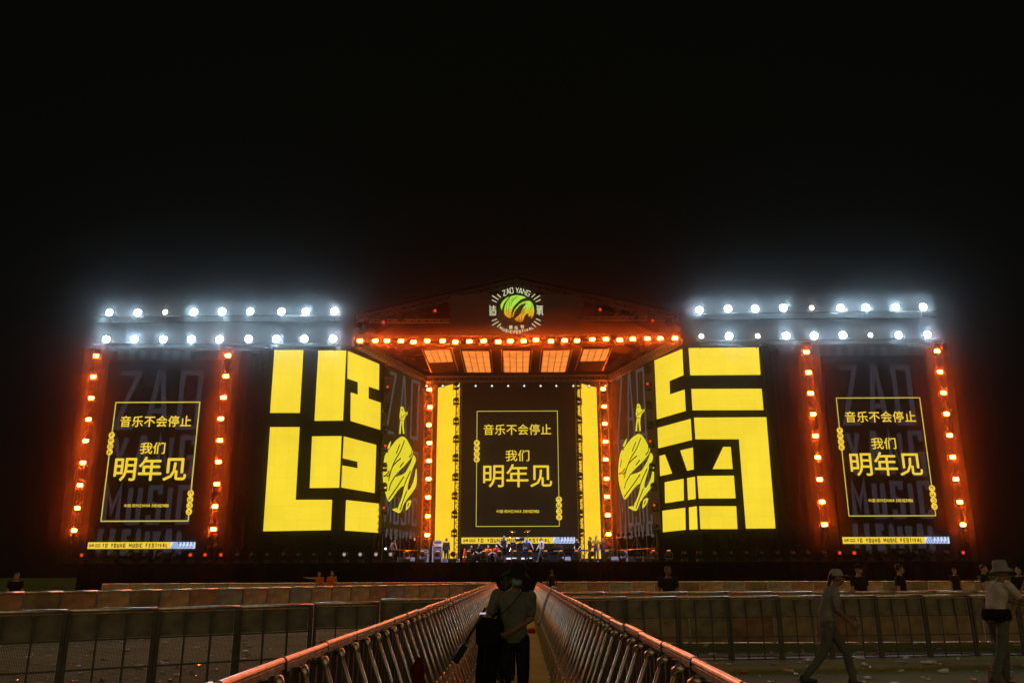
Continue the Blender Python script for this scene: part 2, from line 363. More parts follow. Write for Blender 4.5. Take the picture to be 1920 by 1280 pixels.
# --- the poster picture shown on three screens
def poster(t, pl, tl, tr, br, bl, strip, ghost=None, thick=.045, bold=.0):
    A = [pl.uv(*q) for q in (tl, tr, br, bl)]
    u0 = (A[0][0] + A[3][0]) / 2; u1 = (A[1][0] + A[2][0]) / 2; v1 = (A[0][1] + A[1][1]) / 2; v0 = (A[2][1] + A[3][1]) / 2
    W, H = u1 - u0, v1 - v0
    fn = lambda o: (lambda a, b: pl.pt(a, b, o))
    N = lambda x0, y0, x1, y1: (u0 + x0 * W, v1 - y1 * H, u0 + x1 * W, v1 - y0 * H)
    b = MB(); h = thick
    stroke(b, [(u0 + W / 2, v0), (u0, v0), (u0, v1), (u1, v1), (u1, v0), (u0 + W / 2, v0)], h, fn(.010)); b.build('poster_border', BORDER, t)
    for txt, rc in (('音乐不会停止', (.083, .118, .918, .212)), ('我们', (.355, .347, .645, .443)), ('明年见', (.083, .470, .920, .668))):
        b = MB(); write(b, txt, N(*rc), fn(.012), 0, bold, 1.06 if len(txt) == 6 else 1.0); b.build('lettering', INK, t)
    b = MB(); write(b, '中国·郑州', N(.245, .861, .415, .887), fn(.012), 0, .012); b.build('small_lettering', INK, t); b = MB(); strokes(b, 'CHINA', N(.425, .862, .545, .887), .035, fn(.012)); b.build('small_lettering', INK, t); b = MB(); strokes(b, 'ZHENGZHOU', N(.563, .862, .758, .887), .035, fn(.012)); b.build('small_lettering', INK, t)
    rnd = random.Random(3)
    for cx, cys in ((.0, (.283, .331, .379, .427)), (1.0, (.775, .825, .875, .925))):
        for q, cy in enumerate(cys):
            uu, vv, r = u0 + cx * W, v1 - cy * H, .037 * W
            b = MB(); b.poly([pl.pt(uu + r * math.cos(k * math.pi / 12), vv + r * math.sin(k * math.pi / 12), .016) for k in range(24)])
            for _ in range(3):
                a = rnd.uniform(0, 3.14); d = rnd.uniform(-.5, .5) * r; s = rnd.uniform(.3, .6) * r
                c, sn = math.cos(a), math.sin(a)
                stroke(b, [(uu - sn * d - c * s, vv + c * d - sn * s), (uu - sn * d + c * s, vv + c * d + sn * s)], .16 * r, fn(.020), 1)
            b.build('round_badge', [INK, INK_DARK], t)
    S = [pl.uv(*q) for q in strip]                # tl, tr, br, bl, blue start
    su0 = (S[0][0] + S[3][0]) / 2; su1 = (S[1][0] + S[2][0]) / 2; sv1 = (S[0][1] + S[1][1]) / 2; sv0 = (S[2][1] + S[3][1]) / 2; sb = S[4][0]
    hh = sv1 - sv0; ww = sb - su0
    b = MB(); b.poly([pl.pt(su0, sv0, .014), pl.pt(sb, sv0, .014), pl.pt(sb, sv1, .014), pl.pt(su0, sv1, .014)])
    strokes(b, 'TO YOUNG MUSIC FESTIVAL', (su0 + ww * .175, sv0 + hh * .2, sb - ww * .03, sv1 - hh * .2), hh * .12, fn(.018), 1, .34, .8)
    for k, g_ in enumerate(('zao', 'yang')):
        for p_ in GL[g_]: stroke(b, [(su0 + ww * (.02 + .03 * k) + a * ww * .025, sv0 + hh * (.3 + .42 * c)) for a, c in p_], hh * .05, fn(.018), 1)
    for k in range(2): stroke(b, [(su0 + ww * .085, sv0 + hh * (.35 + .28 * k)), (su0 + ww * .155, sv0 + hh * (.35 + .28 * k))], hh * .12, fn(.018), 1)
    b.build('banner_strip', [INK, INK_DARK], t)
    b = MB(); b.poly([pl.pt(sb, sv0, .014), pl.pt(su1, sv0, .014), pl.pt(su1, sv1, .014), pl.pt(sb, sv1, .014)])
    L = su1 - sb; n = 14
    for i in range(n):
        a = sb + L * (i + .1) / n; w_ = L / n * .52
        lo, hi = (sv0, sv0 + hh * .95) if i < 4 else ((sv0, sv0 + hh * .48) if i % 2 else (sv0 + hh * .1, sv0 + hh * .42))
        k = (hi - lo) * .55
        if a + w_ + k < su1: b.poly([pl.pt(a, lo, .018), pl.pt(a + w_, lo, .018), pl.pt(a + w_ + k, hi, .018), pl.pt(a + k, hi, .018)], 1)
        if i >= 4 and i % 2 == 0: b.poly([pl.pt(a, sv1, .018), pl.pt(a + w_ * 1.7, sv1, .018), pl.pt(a + w_ * 1.7, sv1 - hh * .42, .018), pl.pt(a + w_ * .5, sv1 - hh * .42, .018)], 1)
    b.build('hatched_strip', [WHITE_INK, BLUE], t)
def ghost_rows(t, pl, rows, m=GHOST, tk=.34):
    for txt, q in rows:
        (a0, b1), (a1, b0) = pl.uv(q[0], q[1]), pl.uv(q[2], q[3])
        b = MB(); strokes(b, txt, (a0, b0, a1, b1), tk, lambda x, y: pl.pt(x, y, .006), 0, .36); b.build('faint_lettering', m, t)

YO = 55.4
PLOL = Plane(P(200, 800, YO), P(400, 800, YO))
t, _ = screen('led_screen', 'dark poster screen with yellow writing on the far left wing', PLOL, [(206, 676), (388, 676), (165, 1046), (384, 1043)], .3)
poster(t, PLOL, (217.5, 754), (374, 754), (353.7, 974.6), (189, 978), [(165.2, 1016.8), (367.2, 1014.4), (365.7, 1027), (163.9, 1029.3), (319.8, 1020)], thick=.075, bold=.018)
ghost_rows(t, PLOL, [('ZAO', (224, 695, 372, 805)), ('YANG', (213, 816, 362, 897)), ('MUSIC', (198, 909, 355, 983)), ('FESTIVAL', (184, 991, 344, 1040))])
t, _ = screen('led_screen', 'dark poster screen with yellow writing on the far right wing', PLOL, [(1552, 668), (1732, 666), (1580, 1038), (1775, 1036)], .3)
poster(t, PLOL, (1567.6, 745.7), (1723.7, 745.7), (1755, 966), (1592, 967), [(1578.5, 1006), (1779, 1006), (1781, 1018.5), (1581, 1018.5), (1734, 1012)], thick=.06, bold=.012)
ghost_rows(t, PLOL, [('ZAO', (1569, 684, 1720, 797)), ('YANG', (1583, 807, 1740, 893)), ('MUSIC', (1592, 901, 1752, 972)), ('FESTIVAL', (1597, 981, 1760, 1032))])
YC = 66.3
PLC = Plane(P(900, 800, YC), P(1000, 800, YC))
t, _ = screen('led_screen', 'tall central poster screen at the back of the stage between two trusses', PLC, [(864.5, 711), (1078, 710), (1080, 1030)], .3, panel=mat('screen_dark_centre', (.08, .075, .085), .7, 0, .2, .5))
poster(t, PLC, (894.1, 770.4), (1044.8, 770.4), (1049, 985.6), (893.3, 986.7), [(864.9, 1006.8), (1077.9, 1006.8), (1078.5, 1018.4), (865.2, 1018.4), (1037, 1010)], thick=.05, bold=.009)

# --- plain yellow strips either side of the central screen
zt = P(968, 712, 66).z
a, b_ = PZ(821.5, 727, zt), PZ(857, 718, zt); PLYL = Plane(a, b_)
t, r_ = screen('led_screen', 'plain bright yellow screen strip left of the central poster screen', PLYL, [(821.5, 727), (857, 718.5), (858, 1046)], .2)
b = MB(); b.poly([PLYL.pt(r_[0], r_[1], .012), PLYL.pt(r_[2], r_[1], .012), PLYL.pt(r_[2], r_[3], .012), PLYL.pt(r_[0], r_[3], .012)]); b.build('lit_face', YELLOW_STRIP, t)
a, b_ = PZ(1085, 718, zt), PZ(1116.5, 726.5, zt); PLYR = Plane(a, b_)
t, r_ = screen('led_screen', 'plain bright yellow screen strip right of the central poster screen', PLYR, [(1085, 718.5), (1118, 726.5), (1090, 1046)], .2)
b = MB(); b.poly([PLYR.pt(r_[0], r_[1], .012), PLYR.pt(r_[2], r_[1], .012), PLYR.pt(r_[2], r_[3], .012), PLYR.pt(r_[0], r_[3], .012)]); b.build('lit_face', YELLOW_STRIP, t)

# --- inner side banners with the globe
GLOBE_OUT = [(205, 518), (235, 540), (262, 590), (278, 625), (268, 662), (230, 712), (190, 752), (160, 785), (150, 803), (215, 780), (243, 740), (264, 700), (282, 650), (298, 672), (296, 700), (276, 745), (258, 805), (242, 865), (243, 896), (262, 880), (285, 822), (301, 742), (305, 775), (302, 862), (268, 920), (235, 962), (212, 1000), (188, 1056), (150, 1045), (133, 1030), (165, 1020), (185, 985), (205, 930), (212, 868), (180, 890), (150, 930), (125, 966), (105, 975), (85, 920), (70, 850), (66, 780), (72, 700), (85, 640), (110, 610), (135, 575), (165, 540)]
GLOBE_LEAF = [[(123, 550), (104, 580), (97, 606), (112, 600), (120, 575)], [(266, 968), (240, 975), (230, 1005), (228, 1040), (250, 1018), (262, 995)]]
GLOBE_LINES = [[(218, 545), (190, 620), (150, 690), (112, 785), (95, 800)], [(185, 575), (160, 640)], [(192, 672), (160, 700), (130, 740), (105, 830)], [(212, 700), (185, 735)], [(214, 800), (170, 868), (105, 962)], [(150, 800), (122, 850), (108, 900)], [(262, 760), (225, 840), (190, 955), (165, 1030)], [(272, 600), (268, 640), (250, 665)], [(84, 640), (92, 625), (105, 628)], [(70, 800), (90, 790), (112, 760)], [(250, 985), (240, 1012)], [(90, 700), (80, 750)], [(236, 900), (212, 960), (185, 1040)]]
PLAYER = [(198, 306), (209, 310), (216, 325), (217, 338), (225, 350), (243, 343), (241, 360), (224, 378), (215, 405), (213, 440), (218, 498), (208, 500), (202, 440), (200, 425), (195, 450), (192, 500), (181, 498), (186, 440), (190, 405), (183, 380), (187, 345), (191, 325), (190, 314)]
PLAYER_LINES = [[(200, 318), (205, 334)], [(196, 330), (206, 336)], [(190, 392), (240, 350)], [(192, 360), (200, 385), (212, 372)], [(188, 405), (210, 408)], [(201, 420), (198, 470)]]
def smooth(p, closed=False, n=4):               # a soft curve through the traced points
    q = []; N = len(p); g = lambda i: V(p[i % N]) if closed else V(p[max(0, min(N - 1, i))])
    for i in range(N if closed else N - 1):
        a, b, c, d = g(i - 1), g(i), g(i + 1), g(i + 2)
        for k in range(n):
            t = k / n; q.append(tuple(.5 * (2 * b + (c - a) * t + (2 * a - 5 * b + 4 * c - d) * t * t + (3 * b - a - 3 * c + d) * t ** 3)))
    return q if closed else q + [tuple(p[-1])]
def banner(label, pl, px, mp_, ghost):
    t, r_ = screen('led_banner', label, pl, px, .15, panel=BANNER)
    t['category'] = 'banner'
    ghost_rows(t, pl, ghost, GHOST2, .22)
    b = MB()
    for q in [GLOBE_OUT] + GLOBE_LEAF: b.poly([pl.at(*mp_(*c), .012) for c in smooth(q, True, 3)])
    for q in GLOBE_LINES:
        uv = [pl.uv(*mp_(*c)) for c in q]; stroke(b, smooth(uv), .11, lambda x, y: pl.pt(x, y, .02), 1)
    b.build('globe_picture', [GLOBE, INK_DARK], t)
    b = MB(); b.poly([pl.at(*mp_(*c), .012) for c in PLAYER])
    for q in PLAYER_LINES:
        uv = [pl.uv(*mp_(*c)) for c in q]; stroke(b, uv, .05, lambda x, y: pl.pt(x, y, .02), 1)
    b.build('guitarist_picture', [GLOBE, INK_DARK], t)
PLBL = Plane(PZ(721, 686, CL.z), PZ(792, 712, CL.z))
banner('brown side banner with yellow globe and guitarist left of the stage opening', PLBL, [(722, 687), (791, 711.5), (789, 1005)], lambda x, y: (700 + x / 3.76, 680 + y / 3.76),
       [('ZAO', (727, 694, 784, 826)), ('YANG', (721, 833, 783, 917)), ('MUSIC', (722, 925, 781, 986)), ('FESTIVAL', (723, 990, 780, 1013))])
PLBR = Plane(PZ(1147, 712, CR.z), PZ(1222, 679, CR.z))
banner('brown side banner with yellow globe and guitarist right of the stage opening', PLBR, [(1148, 711), (1221, 680), (1156, 1000)], lambda x, y: (1140 + (75 + (x - 68) * 1.055 - max(0, (y - 300)) * 0.0) / 3.76, 680 + (500 + (y - 518) * 1.0056) / 3.76),
       [('ZAO', (1153, 711, 1213, 815)), ('YANG', (1157, 826, 1218, 908)), ('MUSIC', (1160, 916, 1224, 981)), ('FESTIVAL', (1162, 985, 1228, 1006))])

# ------------------------------------------------------------------ trusses, towers, roof
def lattice(b, p, q, wd, step, r=.03, rb=.016, up=None):
    p, q = V(p), V(q); d = (q - p); L = d.length; d.normalize()
    X, Y, _ = basis(d)
    cs = [(-1, -1), (1, -1), (1, 1), (-1, 1)]
    off = [X * (a * wd / 2) + Y * (c * wd / 2) for a, c in cs]
    for o in off: b.tube(p + o, q + o, r, 6)
    n = max(1, round(L / step))
    for i in range(n + 1):
        c = p + d * (L * i / n)
        for k in range(4):
            b.tube(c + off[k], c + off[(k + 1) % 4], rb, 4)
            if i < n: b.tube(c + off[k], c + d * (L / n) + off[(k + 1) % 4] if (i + k) % 2 else c + off[(k + 1) % 4] + d * (L / n), rb, 4)
def truss(name, label, p, q, wd=.4, step=.5, m=TRUSS, group=None, r=.03, rb=.016, cat='truss', ends=False):
    t = thing(name, label, cat, p, group)
    b = MB(); lattice(b, p, q, wd, step, r, rb); b.build('lattice', m, t)
    b = MB()
    d = (V(q) - V(p)).normalized(); X, Y, _ = basis(d)
    M_ = Matrix((X, Y, d)).transposed()
    b.box(V(p), (wd * 1.35, wd * 1.35, .06), 0, 0, M_); b.build('end_plate', BLACK_METAL, t)
    b = MB(); b.box(V(q), (wd * 1.35, wd * 1.35, .06), 0, 0, M_); b.build('end_plate', BLACK_METAL, t)
    return t
MID_TRUSS = mat('mid_grey_truss', (.12, .115, .11), .5, .7, .3, 5)  # grey between the silver and the dark trusses, for the gable
G_T = 'lattice towers of the stage'
def tower(px, py, Y, label, wd=.42, m=TRUSS, step=.5, top=None, r=.03, rb=.016):
    q = P(px, py, Y); return truss('truss_tower', label, (q.x, q.y, DECK + .04), (q.x, q.y, q.z), wd, step, m, G_T, r, rb, 'truss tower')
tower(861, 716, 65.9, 'silver lattice tower along the left edge of the central poster screen', .42)
tower(1083, 715, 65.9, 'silver lattice tower along the right edge of the central poster screen', .42)
tower(805, 712, 67.0, 'lattice tower holding orange lamps left of the left yellow strip', .62, TRUSS, .62)
tower(1131, 712, 67.0, 'lattice tower holding orange lamps right of the right yellow strip', .62, TRUSS, .62)
tower(718.5, 684, 60.7, 'slim lattice tower with moving heads behind the left corner screen', .34, DARK_TRUSS, .45)
tower(1222.5, 677, 60.7, 'slim lattice tower with moving heads behind the right corner screen', .34, DARK_TRUSS, .45)
tower(501, 650, 56.7, 'dim scaffold tower at the outer edge of the left corner screen', .4, DARK_TRUSS, .5)
tower(1432, 646, 56.7, 'dim scaffold tower at the outer edge of the right corner screen', .4, DARK_TRUSS, .5)
tower(477, 660, 57.2, 'unlit scaffold tower in the gap between left corner screen and lamp column', .4, DARK_TRUSS, .5)
tower(1453, 656, 57.2, 'unlit scaffold tower in the gap between right corner screen and lamp column', .4, DARK_TRUSS, .5)
# scaffold legs below the inner banners
for sgn, pl, (xa, xb), nm in ((-1, PLBL, (724, 790), 'left'), (1, PLBR, (1150, 1224), 'right')):
    t = thing('scaffold', 'open scaffold legs and braces under the %s globe banner' % nm, 'scaffold', pl.at((xa + xb) / 2, 1040, -.3))
    zt_ = pl.uv(xa if sgn < 0 else xb, 1000)[1]
    b = MB(); k = [pl.uv(xa + (xb - xa) * i / 4, 1000)[0] for i in range(5)]
    for i, uu in enumerate(k): b = MB(); b.tube(pl.pt(uu, DECK, -.3), pl.pt(uu, zt_ + .1, -.3), .035, 6); b.build('standard', TRUSS, t)
    b = MB()
    for i in range(4): b.tube(pl.pt(k[i], DECK + .05, -.24), pl.pt(k[i + 1], zt_, -.24), .025, 6) if i % 2 else b.tube(pl.pt(k[i + 1], DECK + .05, -.24), pl.pt(k[i], zt_, -.24), .025, 6)
    b.build('diagonal_braces', TRUSS, t); b = MB()
    b.tube(pl.pt(k[0], DECK + 1.0, -.2), pl.pt(k[4], DECK + 1.0, -.2), .035, 6); b.tube(pl.pt(k[0], zt_ - .05, -.2), pl.pt(k[4], zt_ - .05, -.2), .035, 6)
    b.build('ledgers', TRUSS, t)

ZE = CL.z + .15                                # level of the eaves trusses
FL, FR = P(664, 639, 54.9), P(1279, 633, 54.9)
t = truss('truss', 'front roof truss carrying the long row of orange lamps', FL, FR, .5, .5, DARK_TRUSS, 'roof trusses', .035, .018)
for (p0, p1), nm in ((((668, 645), (801, 713)), 'left'), (((1272, 640), (1139, 711)), 'right')):
    a = PZ(*p0, ZE); c = PZ(*p1, ZE)
    truss('truss', '%s eaves truss running back above the globe banner' % nm, a, c, .36, .5, TRUSS, 'roof trusses', .035)
    d = V((0, 0, .95)); truss('truss', 'dim upper truss above the %s eaves truss of the roof' % nm, a + d, c + d, .3, .6, DARK_TRUSS, 'roof trusses', .03)
a, c = P(800, 711, 65.4), P(1138, 708, 65.4)
truss('truss', 'rear truss across the top of the central poster screen', a, c, .42, .5, TRUSS, 'roof trusses')
PK = P(968, 530, 54.9); EL, ER = P(668, 598, 54.9), P(1272, 594, 54.9)
truss('truss', 'sloping left gable truss rising to the roof peak', EL, PK, .36, .6, MID_TRUSS, 'roof trusses', .03)
truss('truss', 'sloping right gable truss rising to the roof peak', ER, PK + V((.02, .05, 0)), .36, .6, MID_TRUSS, 'roof trusses', .03)
for (xa, xb, yy), nm in (((680, 845, 602), 'left'), ((1092, 1262, 597), 'right')):
    truss('truss', 'thin horizontal tie truss in the %s half of the gable' % nm, P(xa, yy, 55.4), P(xb, yy, 55.4), .22, .5, TRUSS, 'roof trusses', .022, .012)
t = thing('roof_canopy', 'black pitched canopy roof over the middle of the stage', 'canopy', (PK.x, 62, EL.z))
for (e, nm) in ((EL, -1), (ER, 1)):
    b = MB(); p0 = V((e.x - .6 * -nm * -1, 54.6, e.z + .35)); p1 = V((PK.x, 54.6, PK.z + .35)); b.prism([p0, p1, p1 + V((0, 15, 0)), p0 + V((0, 15, 0))], (0, 0, .08)); b.build('roof_slope', BLACK_CLOTH, t)
for k in range(5):
    b = MB(); y = 57.5 + k * 2.6
    for e in (EL, ER): b.path([(e.x, y, e.z + .2), (PK.x, y, PK.z + .2)], .06, 6)
    b.build('rafter', DARK_TRUSS, t)
t = thing('roof_backcloth', 'dark back cloth hung across the gable behind the round sign', 'cloth', (PK.x, 56.4, EL.z))
b = MB(); q = [P(700, 630, 57.6), P(1238, 630, 57.6), P(1150, 585, 57.6), P(968, 540, 57.6), P(786, 585, 57.6)]; b.prism(q, (0, .05, 0)); b.build('cloth_panel', mat('back_cloth', (.02, .015, .010), .9, 0, .5, .6, .2), t)

# --- the round festival sign
PLG_ = Plane(P(900, 590, 54.35), P(1000, 590, 54.35))
zz = lambda x, y: (900 + x / 11.636, 530 + y / 11.636)
t, _ = screen('festival_sign', 'round festival sign with green globe picture on the black gable board', PLG_, [(846, 553), (1091, 553), (1091, 628), (846, 628)], .12, panel=mat('sign_board', (.012, .010, .008), .6))
t['category'] = 'sign'
F2 = lambda o: (lambda x, y: PLG_.at(*zz(x, y), o))
def zstroke(b, pts, tpx, o, mi=0):
    L, R = strip2d(pts, tpx); fn = F2(o)
    for i in range(len(pts) - 1): b.poly([fn(*L[i]), fn(*L[i + 1]), fn(*R[i + 1]), fn(*R[i])], mi)
def globe_mat():
    m = bpy.data.materials.new('sign_globe'); m.use_nodes = True; n, l = links(m); bs = n['Principled BSDF']
    tcn = n.new('ShaderNodeTexCoord'); sp = n.new('ShaderNodeSeparateXYZ'); l.new(tcn.outputs['Object'], sp.inputs[0])
    no = n.new('ShaderNodeTexNoise'); no.inputs['Scale'].default_value = 2.0; l.new(tcn.outputs['Object'], no.inputs['Vector'])
    z0 = PLG_.uv(*zz(790, 880))[1]; z1 = PLG_.uv(*zz(790, 300))[1]; zb = WP[t.name].z
    ad = n.new('ShaderNodeMath'); ad.operation = 'MULTIPLY_ADD'; ad.inputs[1].default_value = .5; l.new(no.outputs[0], ad.inputs[0]); l.new(sp.outputs['Z'], ad.inputs[2])
    mr = n.new('ShaderNodeMapRange'); mr.inputs['From Min'].default_value = z0 - zb + .25; mr.inputs['From Max'].default_value = z1 - zb + .25; l.new(ad.outputs[0], mr.inputs['Value'])
    r = n.new('ShaderNodeValToRGB'); l.new(mr.outputs[0], r.inputs[0]); e = r.color_ramp.elements
    e[0].color = (.10, .03, .003, 1); e[0].position = .02; e[1].color = (.40, .80, .06, 1); e[1].position = .62
    k = r.color_ramp.elements.new(.18); k.color = (.72, .26, .01, 1); k = r.color_ramp.elements.new(.45); k.color = (.62, .48, .02, 1)
    bs.inputs['Base Color'].default_value = (.01, .01, .01, 1); l.new(r.outputs[0], bs.inputs['Emission Color']); bs.inputs['Emission Strength'].default_value = .95
    m.cycles.emission_sampling = 'NONE'; return m
GM = globe_mat(); GDARK = emit('sign_globe_dark', (.030, .014, .006), .9, False)
b = MB(); b.poly([F2(.008)(795 + 388 * math.cos(k * math.pi / 24), 590 + 315 * math.sin(k * math.pi / 24)) for k in range(47, -1, -1)]); b.build('globe_disc', GDARK, t)
for pg in ([(690, 290), (790, 270), (880, 280), (960, 300), (1005, 330), (940, 345), (880, 375), (820, 430), (760, 490), (720, 545), (700, 600), (690, 650), (692, 700), (680, 760), (650, 775), (600, 755), (545, 710), (525, 660), (530, 580), (545, 500), (580, 420), (620, 360), (655, 315)],
           [(455, 470), (500, 400), (560, 345), (620, 310), (640, 305), (600, 350), (560, 400), (520, 460), (490, 540), (475, 600), (460, 570), (448, 515)],
           [(735, 640), (720, 660), (700, 760), (725, 740), (750, 660), (765, 620), (800, 570), (850, 520), (900, 482), (960, 458), (1020, 455), (1000, 475), (950, 530), (920, 590), (890, 660), (850, 710), (790, 760), (750, 800), (800, 840), (860, 860), (920, 860), (950, 800), (975, 730), (1010, 685), (1045, 670), (1050, 700), (1065, 750), (1090, 725), (1130, 735), (1100, 775), (1112, 782), (1150, 740), (1170, 700), (1184, 640), (1180, 590), (1170, 520), (1150, 460), (1120, 420), (1080, 395), (1000, 400), (920, 425), (860, 468), (800, 528), (755, 585)]):
    b = MB(); b.poly([F2(.014)(*c) for c in reversed(pg)]); b.build('globe_swirl', GM, t)
b = MB()
for q in ([(655, 330), (610, 420), (580, 520), (575, 640)], [(840, 290), (740, 370), (680, 450)], [(720, 320), (650, 430), (625, 560), (622, 690)], [(780, 300), (700, 400), (668, 520)], [(1125, 440), (1140, 520), (1095, 585)], [(1010, 420), (920, 460), (840, 520)], [(960, 560), (925, 640), (890, 690)], [(1000, 540), (960, 620), (935, 690)], [(690, 640), (670, 730)], [(860, 740), (840, 830)], [(910, 730), (900, 830)]): zstroke(b, q, 9, .018)
b.build('swirl_lines', INK_DARK, t)
b = MB()
for (a, c) in (((375, 250), (455, 322)), ((262, 280), (405, 370)), ((258, 375), (365, 425)), ((1205, 245), (1125, 320)), ((1308, 280), (1172, 368)), ((1322, 370), (1215, 418)), ((258, 835), (370, 790)), ((262, 932), (408, 842)), ((372, 965), (460, 890)), ((1220, 785), (1328, 832)), ((1178, 842), (1322, 928)), ((1128, 890), (1218, 960))):
    b2 = MB(); zstroke(b2, [a, c], 17, .012); b2.build('ray_mark', LOGO_WHITE, t)
def zletters(txt, places, w_, h_, th, name):
    for c, (x, y, rot) in zip(txt, places):
        b = MB(); cs, sn = math.cos(math.radians(rot)), math.sin(math.radians(rot)); ww = w_ * {'I': .3, 'M': 1.15}.get(c, 1)
        for pl in GL[c]:
            pts = [((a - .5) * ww, -(d - .5) * h_) for a, d in pl]
            zstroke(b, [(x + a * cs - d * sn, y + a * sn + d * cs) for a, d in pts], th, .012)
        b.build(name, LOGO_WHITE, t)
zletters('ZAOYANG', [(530, 225, -20), (612, 192, -14), (690, 172, -8), (812, 165, 2), (885, 180, 8), (968, 200, 14), (1052, 232, 20)], 62, 108, 15, 'round_letter')
zletters('MUSICFESTIVAL', [(455, 988, 30), (515, 1022, 26), (578, 1046, 20), (630, 1062, 14), (682, 1072, 9), (757, 1078, 2), (812, 1075, -3), (873, 1068, -8), (932, 1057, -12), (983, 1044, -17), (1030, 1030, -21), (1088, 1008, -25), (1140, 980, -30)], 36, 54, 11, 'round_letter')
for g_, (x, y) in (('zao', (280, 605)), ('yang', (1305, 602))):
    b = MB()
    for pl in GL[g_]: zstroke(b, [(x + (a - .5) * 140, y - (d - .5) * 222) for a, d in pl], 17, .012)
    b.build('side_character', LOGO_WHITE, t)
for ch, (x, y) in (('音', (672, 970)), ('乐', (790, 988)), ('节', (920, 966))):
    b = MB(); fn = F2(.012); write(b, ch, (x - 42, -(y + 42), x + 42, -(y - 42)), lambda a, d: fn(a, -d), 0, .015); b.build('small_character', LOGO_WHITE, t)

# --- orange LED ceiling panels under the roof
ZC = 16.75
def ceiling(label, q, dark=None):
    pts = [PZ(x, y, ZC) for x, y in q]
    c = sum(pts, V((0, 0, 0))) / 4
    t = thing('ceiling_screen', label, 'ceiling screen', c, 'orange LED panels under the stage roof')
    b = MB(); b.prism(list(reversed(pts)), (0, 0, .15)); b.build('panel', PANEL_BLACK, t)
    b = MB(); sh = [p + (c - p) * .015 - V((0, 0, .01)) for p in pts]; b.poly(sh); b.build('lit_face', CEIL, t)
    if dark:
        p2 = [PZ(x, y, ZC) for x, y in dark]; b = MB(); b.prism(list(reversed(p2)), (0, 0, .15)); b.build('unlit_panel', PANEL_BLACK, t)
    b = MB(); k = pts + ([p2[3], p2[2]] if dark else [])
    e0, e1 = pts[0], (p2[3] if dark else pts[3]); f0, f1 = pts[1], (p2[2] if dark else pts[2])
    b.tube(e0 + V((-.12, 0, .05)), e1 + V((-.12, 0, .05)), .04, 6); b.tube(f0 + V((.12, 0, .05)), f1 + V((.12, 0, .05)), .04, 6); b.build('side_rails', TRUSS, t)
ceiling('outermost left orange ceiling panel under the stage roof, black at its rear end', [(794.5, 656), (844, 655), (850, 678.5), (804, 680)], [(804.5, 681), (850.5, 679.5), (856, 696.5), (811, 698)])
ceiling('orange ceiling panel between the outermost left and the middle one', [(866, 657.5), (917.5, 657.5), (921, 698), (875, 698)])
ceiling('middle orange ceiling panel straight above the central poster screen', [(943.3, 657), (994.8, 657), (991, 698), (944, 698)])
ceiling('orange ceiling panel between the middle and the outermost right one', [(1018.5, 656.5), (1070, 656), (1060, 697.5), (1013.5, 697.5)])
ceiling('outermost right orange ceiling panel under the stage roof, black at its rear end', [(1094.5, 654), (1144.5, 653.5), (1134.5, 676.5), (1087, 677.5)], [(1086.5, 678.5), (1134, 677.5), (1127, 695), (1081, 695.5)])

# --- black cloth walls behind the screens of the wings
for nm, (x0, x1, y0) in (('left', (160, 640, 652)), ('right', (1296, 1776, 646))):
    a = P(x0, y0, 57.9); c = P(x1, y0, 57.9)
    t = thing('backdrop_wall', 'tall black mesh wall behind the screens of the %s wing' % nm, 'wall', ((a.x + c.x) / 2, 58.2, DECK))
    b = MB(); n = 46
    for i in range(n):
        xa = a.x + (c.x - a.x) * i / n; xb = a.x + (c.x - a.x) * (i + 1) / n; da, db = (.05 if i % 2 else 0), (0 if i % 2 else .05)
        b.add([(xa, 57.9 + da, DECK), (xb, 57.9 + db, DECK), (xb, 57.9 + db, a.z), (xa, 57.9 + da, a.z)], [(0, 1, 2, 3)])
    b.build('mesh_cloth', mat('scrim', (.022, .021, .019), .9, 0, .4, .5, .3), t)
    b = MB(); n = 9
    for i in range(n):
        x = a.x + (c.x - a.x) * (i + .5) / n; b.tube((x, 58.25, DECK), (x, 58.25, a.z), .05, 6)
    b.build('posts', DARK_TRUSS, t); b = MB()
    for i in range(6): z = DECK + (a.z - DECK) * (i + .9) / 6; b.tube((a.x, 58.35, z), (c.x, 58.35, z), .04, 6)
    b.build('cross_rails', DARK_TRUSS, t)

# ------------------------------------------------------------------ lamps
def make_flood(dim):
    t = thing('floodlight', '', 'floodlight')
    r = .215 if not dim else .12
    b = MB(); b.lathe((0, -.02, 0), (0, 1, 0), [(r + .01, .045), (r + .01, 0), (r + .045, 0), (r + .05, .12), (r * .7, .34), (r * .35, .42)], 14); b.build('housing', BLACK_METAL, t, True)
    b = MB(); n = 10; b.poly([(r * math.cos(2 * math.pi * k / n), +.012, r * math.sin(2 * math.pi * k / n)) for k in range(n)]); b.build('lens', FLOOD_DIM if dim else FLOOD, t)
    b = MB(); b.path([(-r - .09, .12, 0), (-r - .09, .12, -r - .08), (r + .09, .12, -r - .08), (r + .09, .12, 0)], .02, 6); b.build('yoke', BLACK_METAL, t)
    return t
LS = [[(205, 586), (258, 586), (309.5, 585), (363.5, 585), (416.5, 584), (469, 584), (527.5, 584), (573.5, 584), (627, 583)],
      [(199, 636), (252, 636), (306, 636), (359, 636), (411.5, 636), (466, 635), (518, 635), (570.5, 635), (624.5, 635)]]
RS = [[(1311.5, 581), (1365, 578.5), (1416, 578.5), (1468.5, 577), (1522, 577), (1576, 577), (1623.5, 576.5), (1679.5, 576), (1731, 575)],
      [(1315, 630), (1367, 630), (1421, 630), (1474.5, 629), (1526.5, 629), (1580.5, 628), (1632, 628), (1685, 628), (1739, 627)]]
DIMS = {('l', 0, 2), ('r', 0, 4), ('r', 1, 0), ('r', 1, 2), ('r', 1, 6)}
fl = {False: make_flood(False), True: make_flood(True)}; used = set()
YFL = 55.2
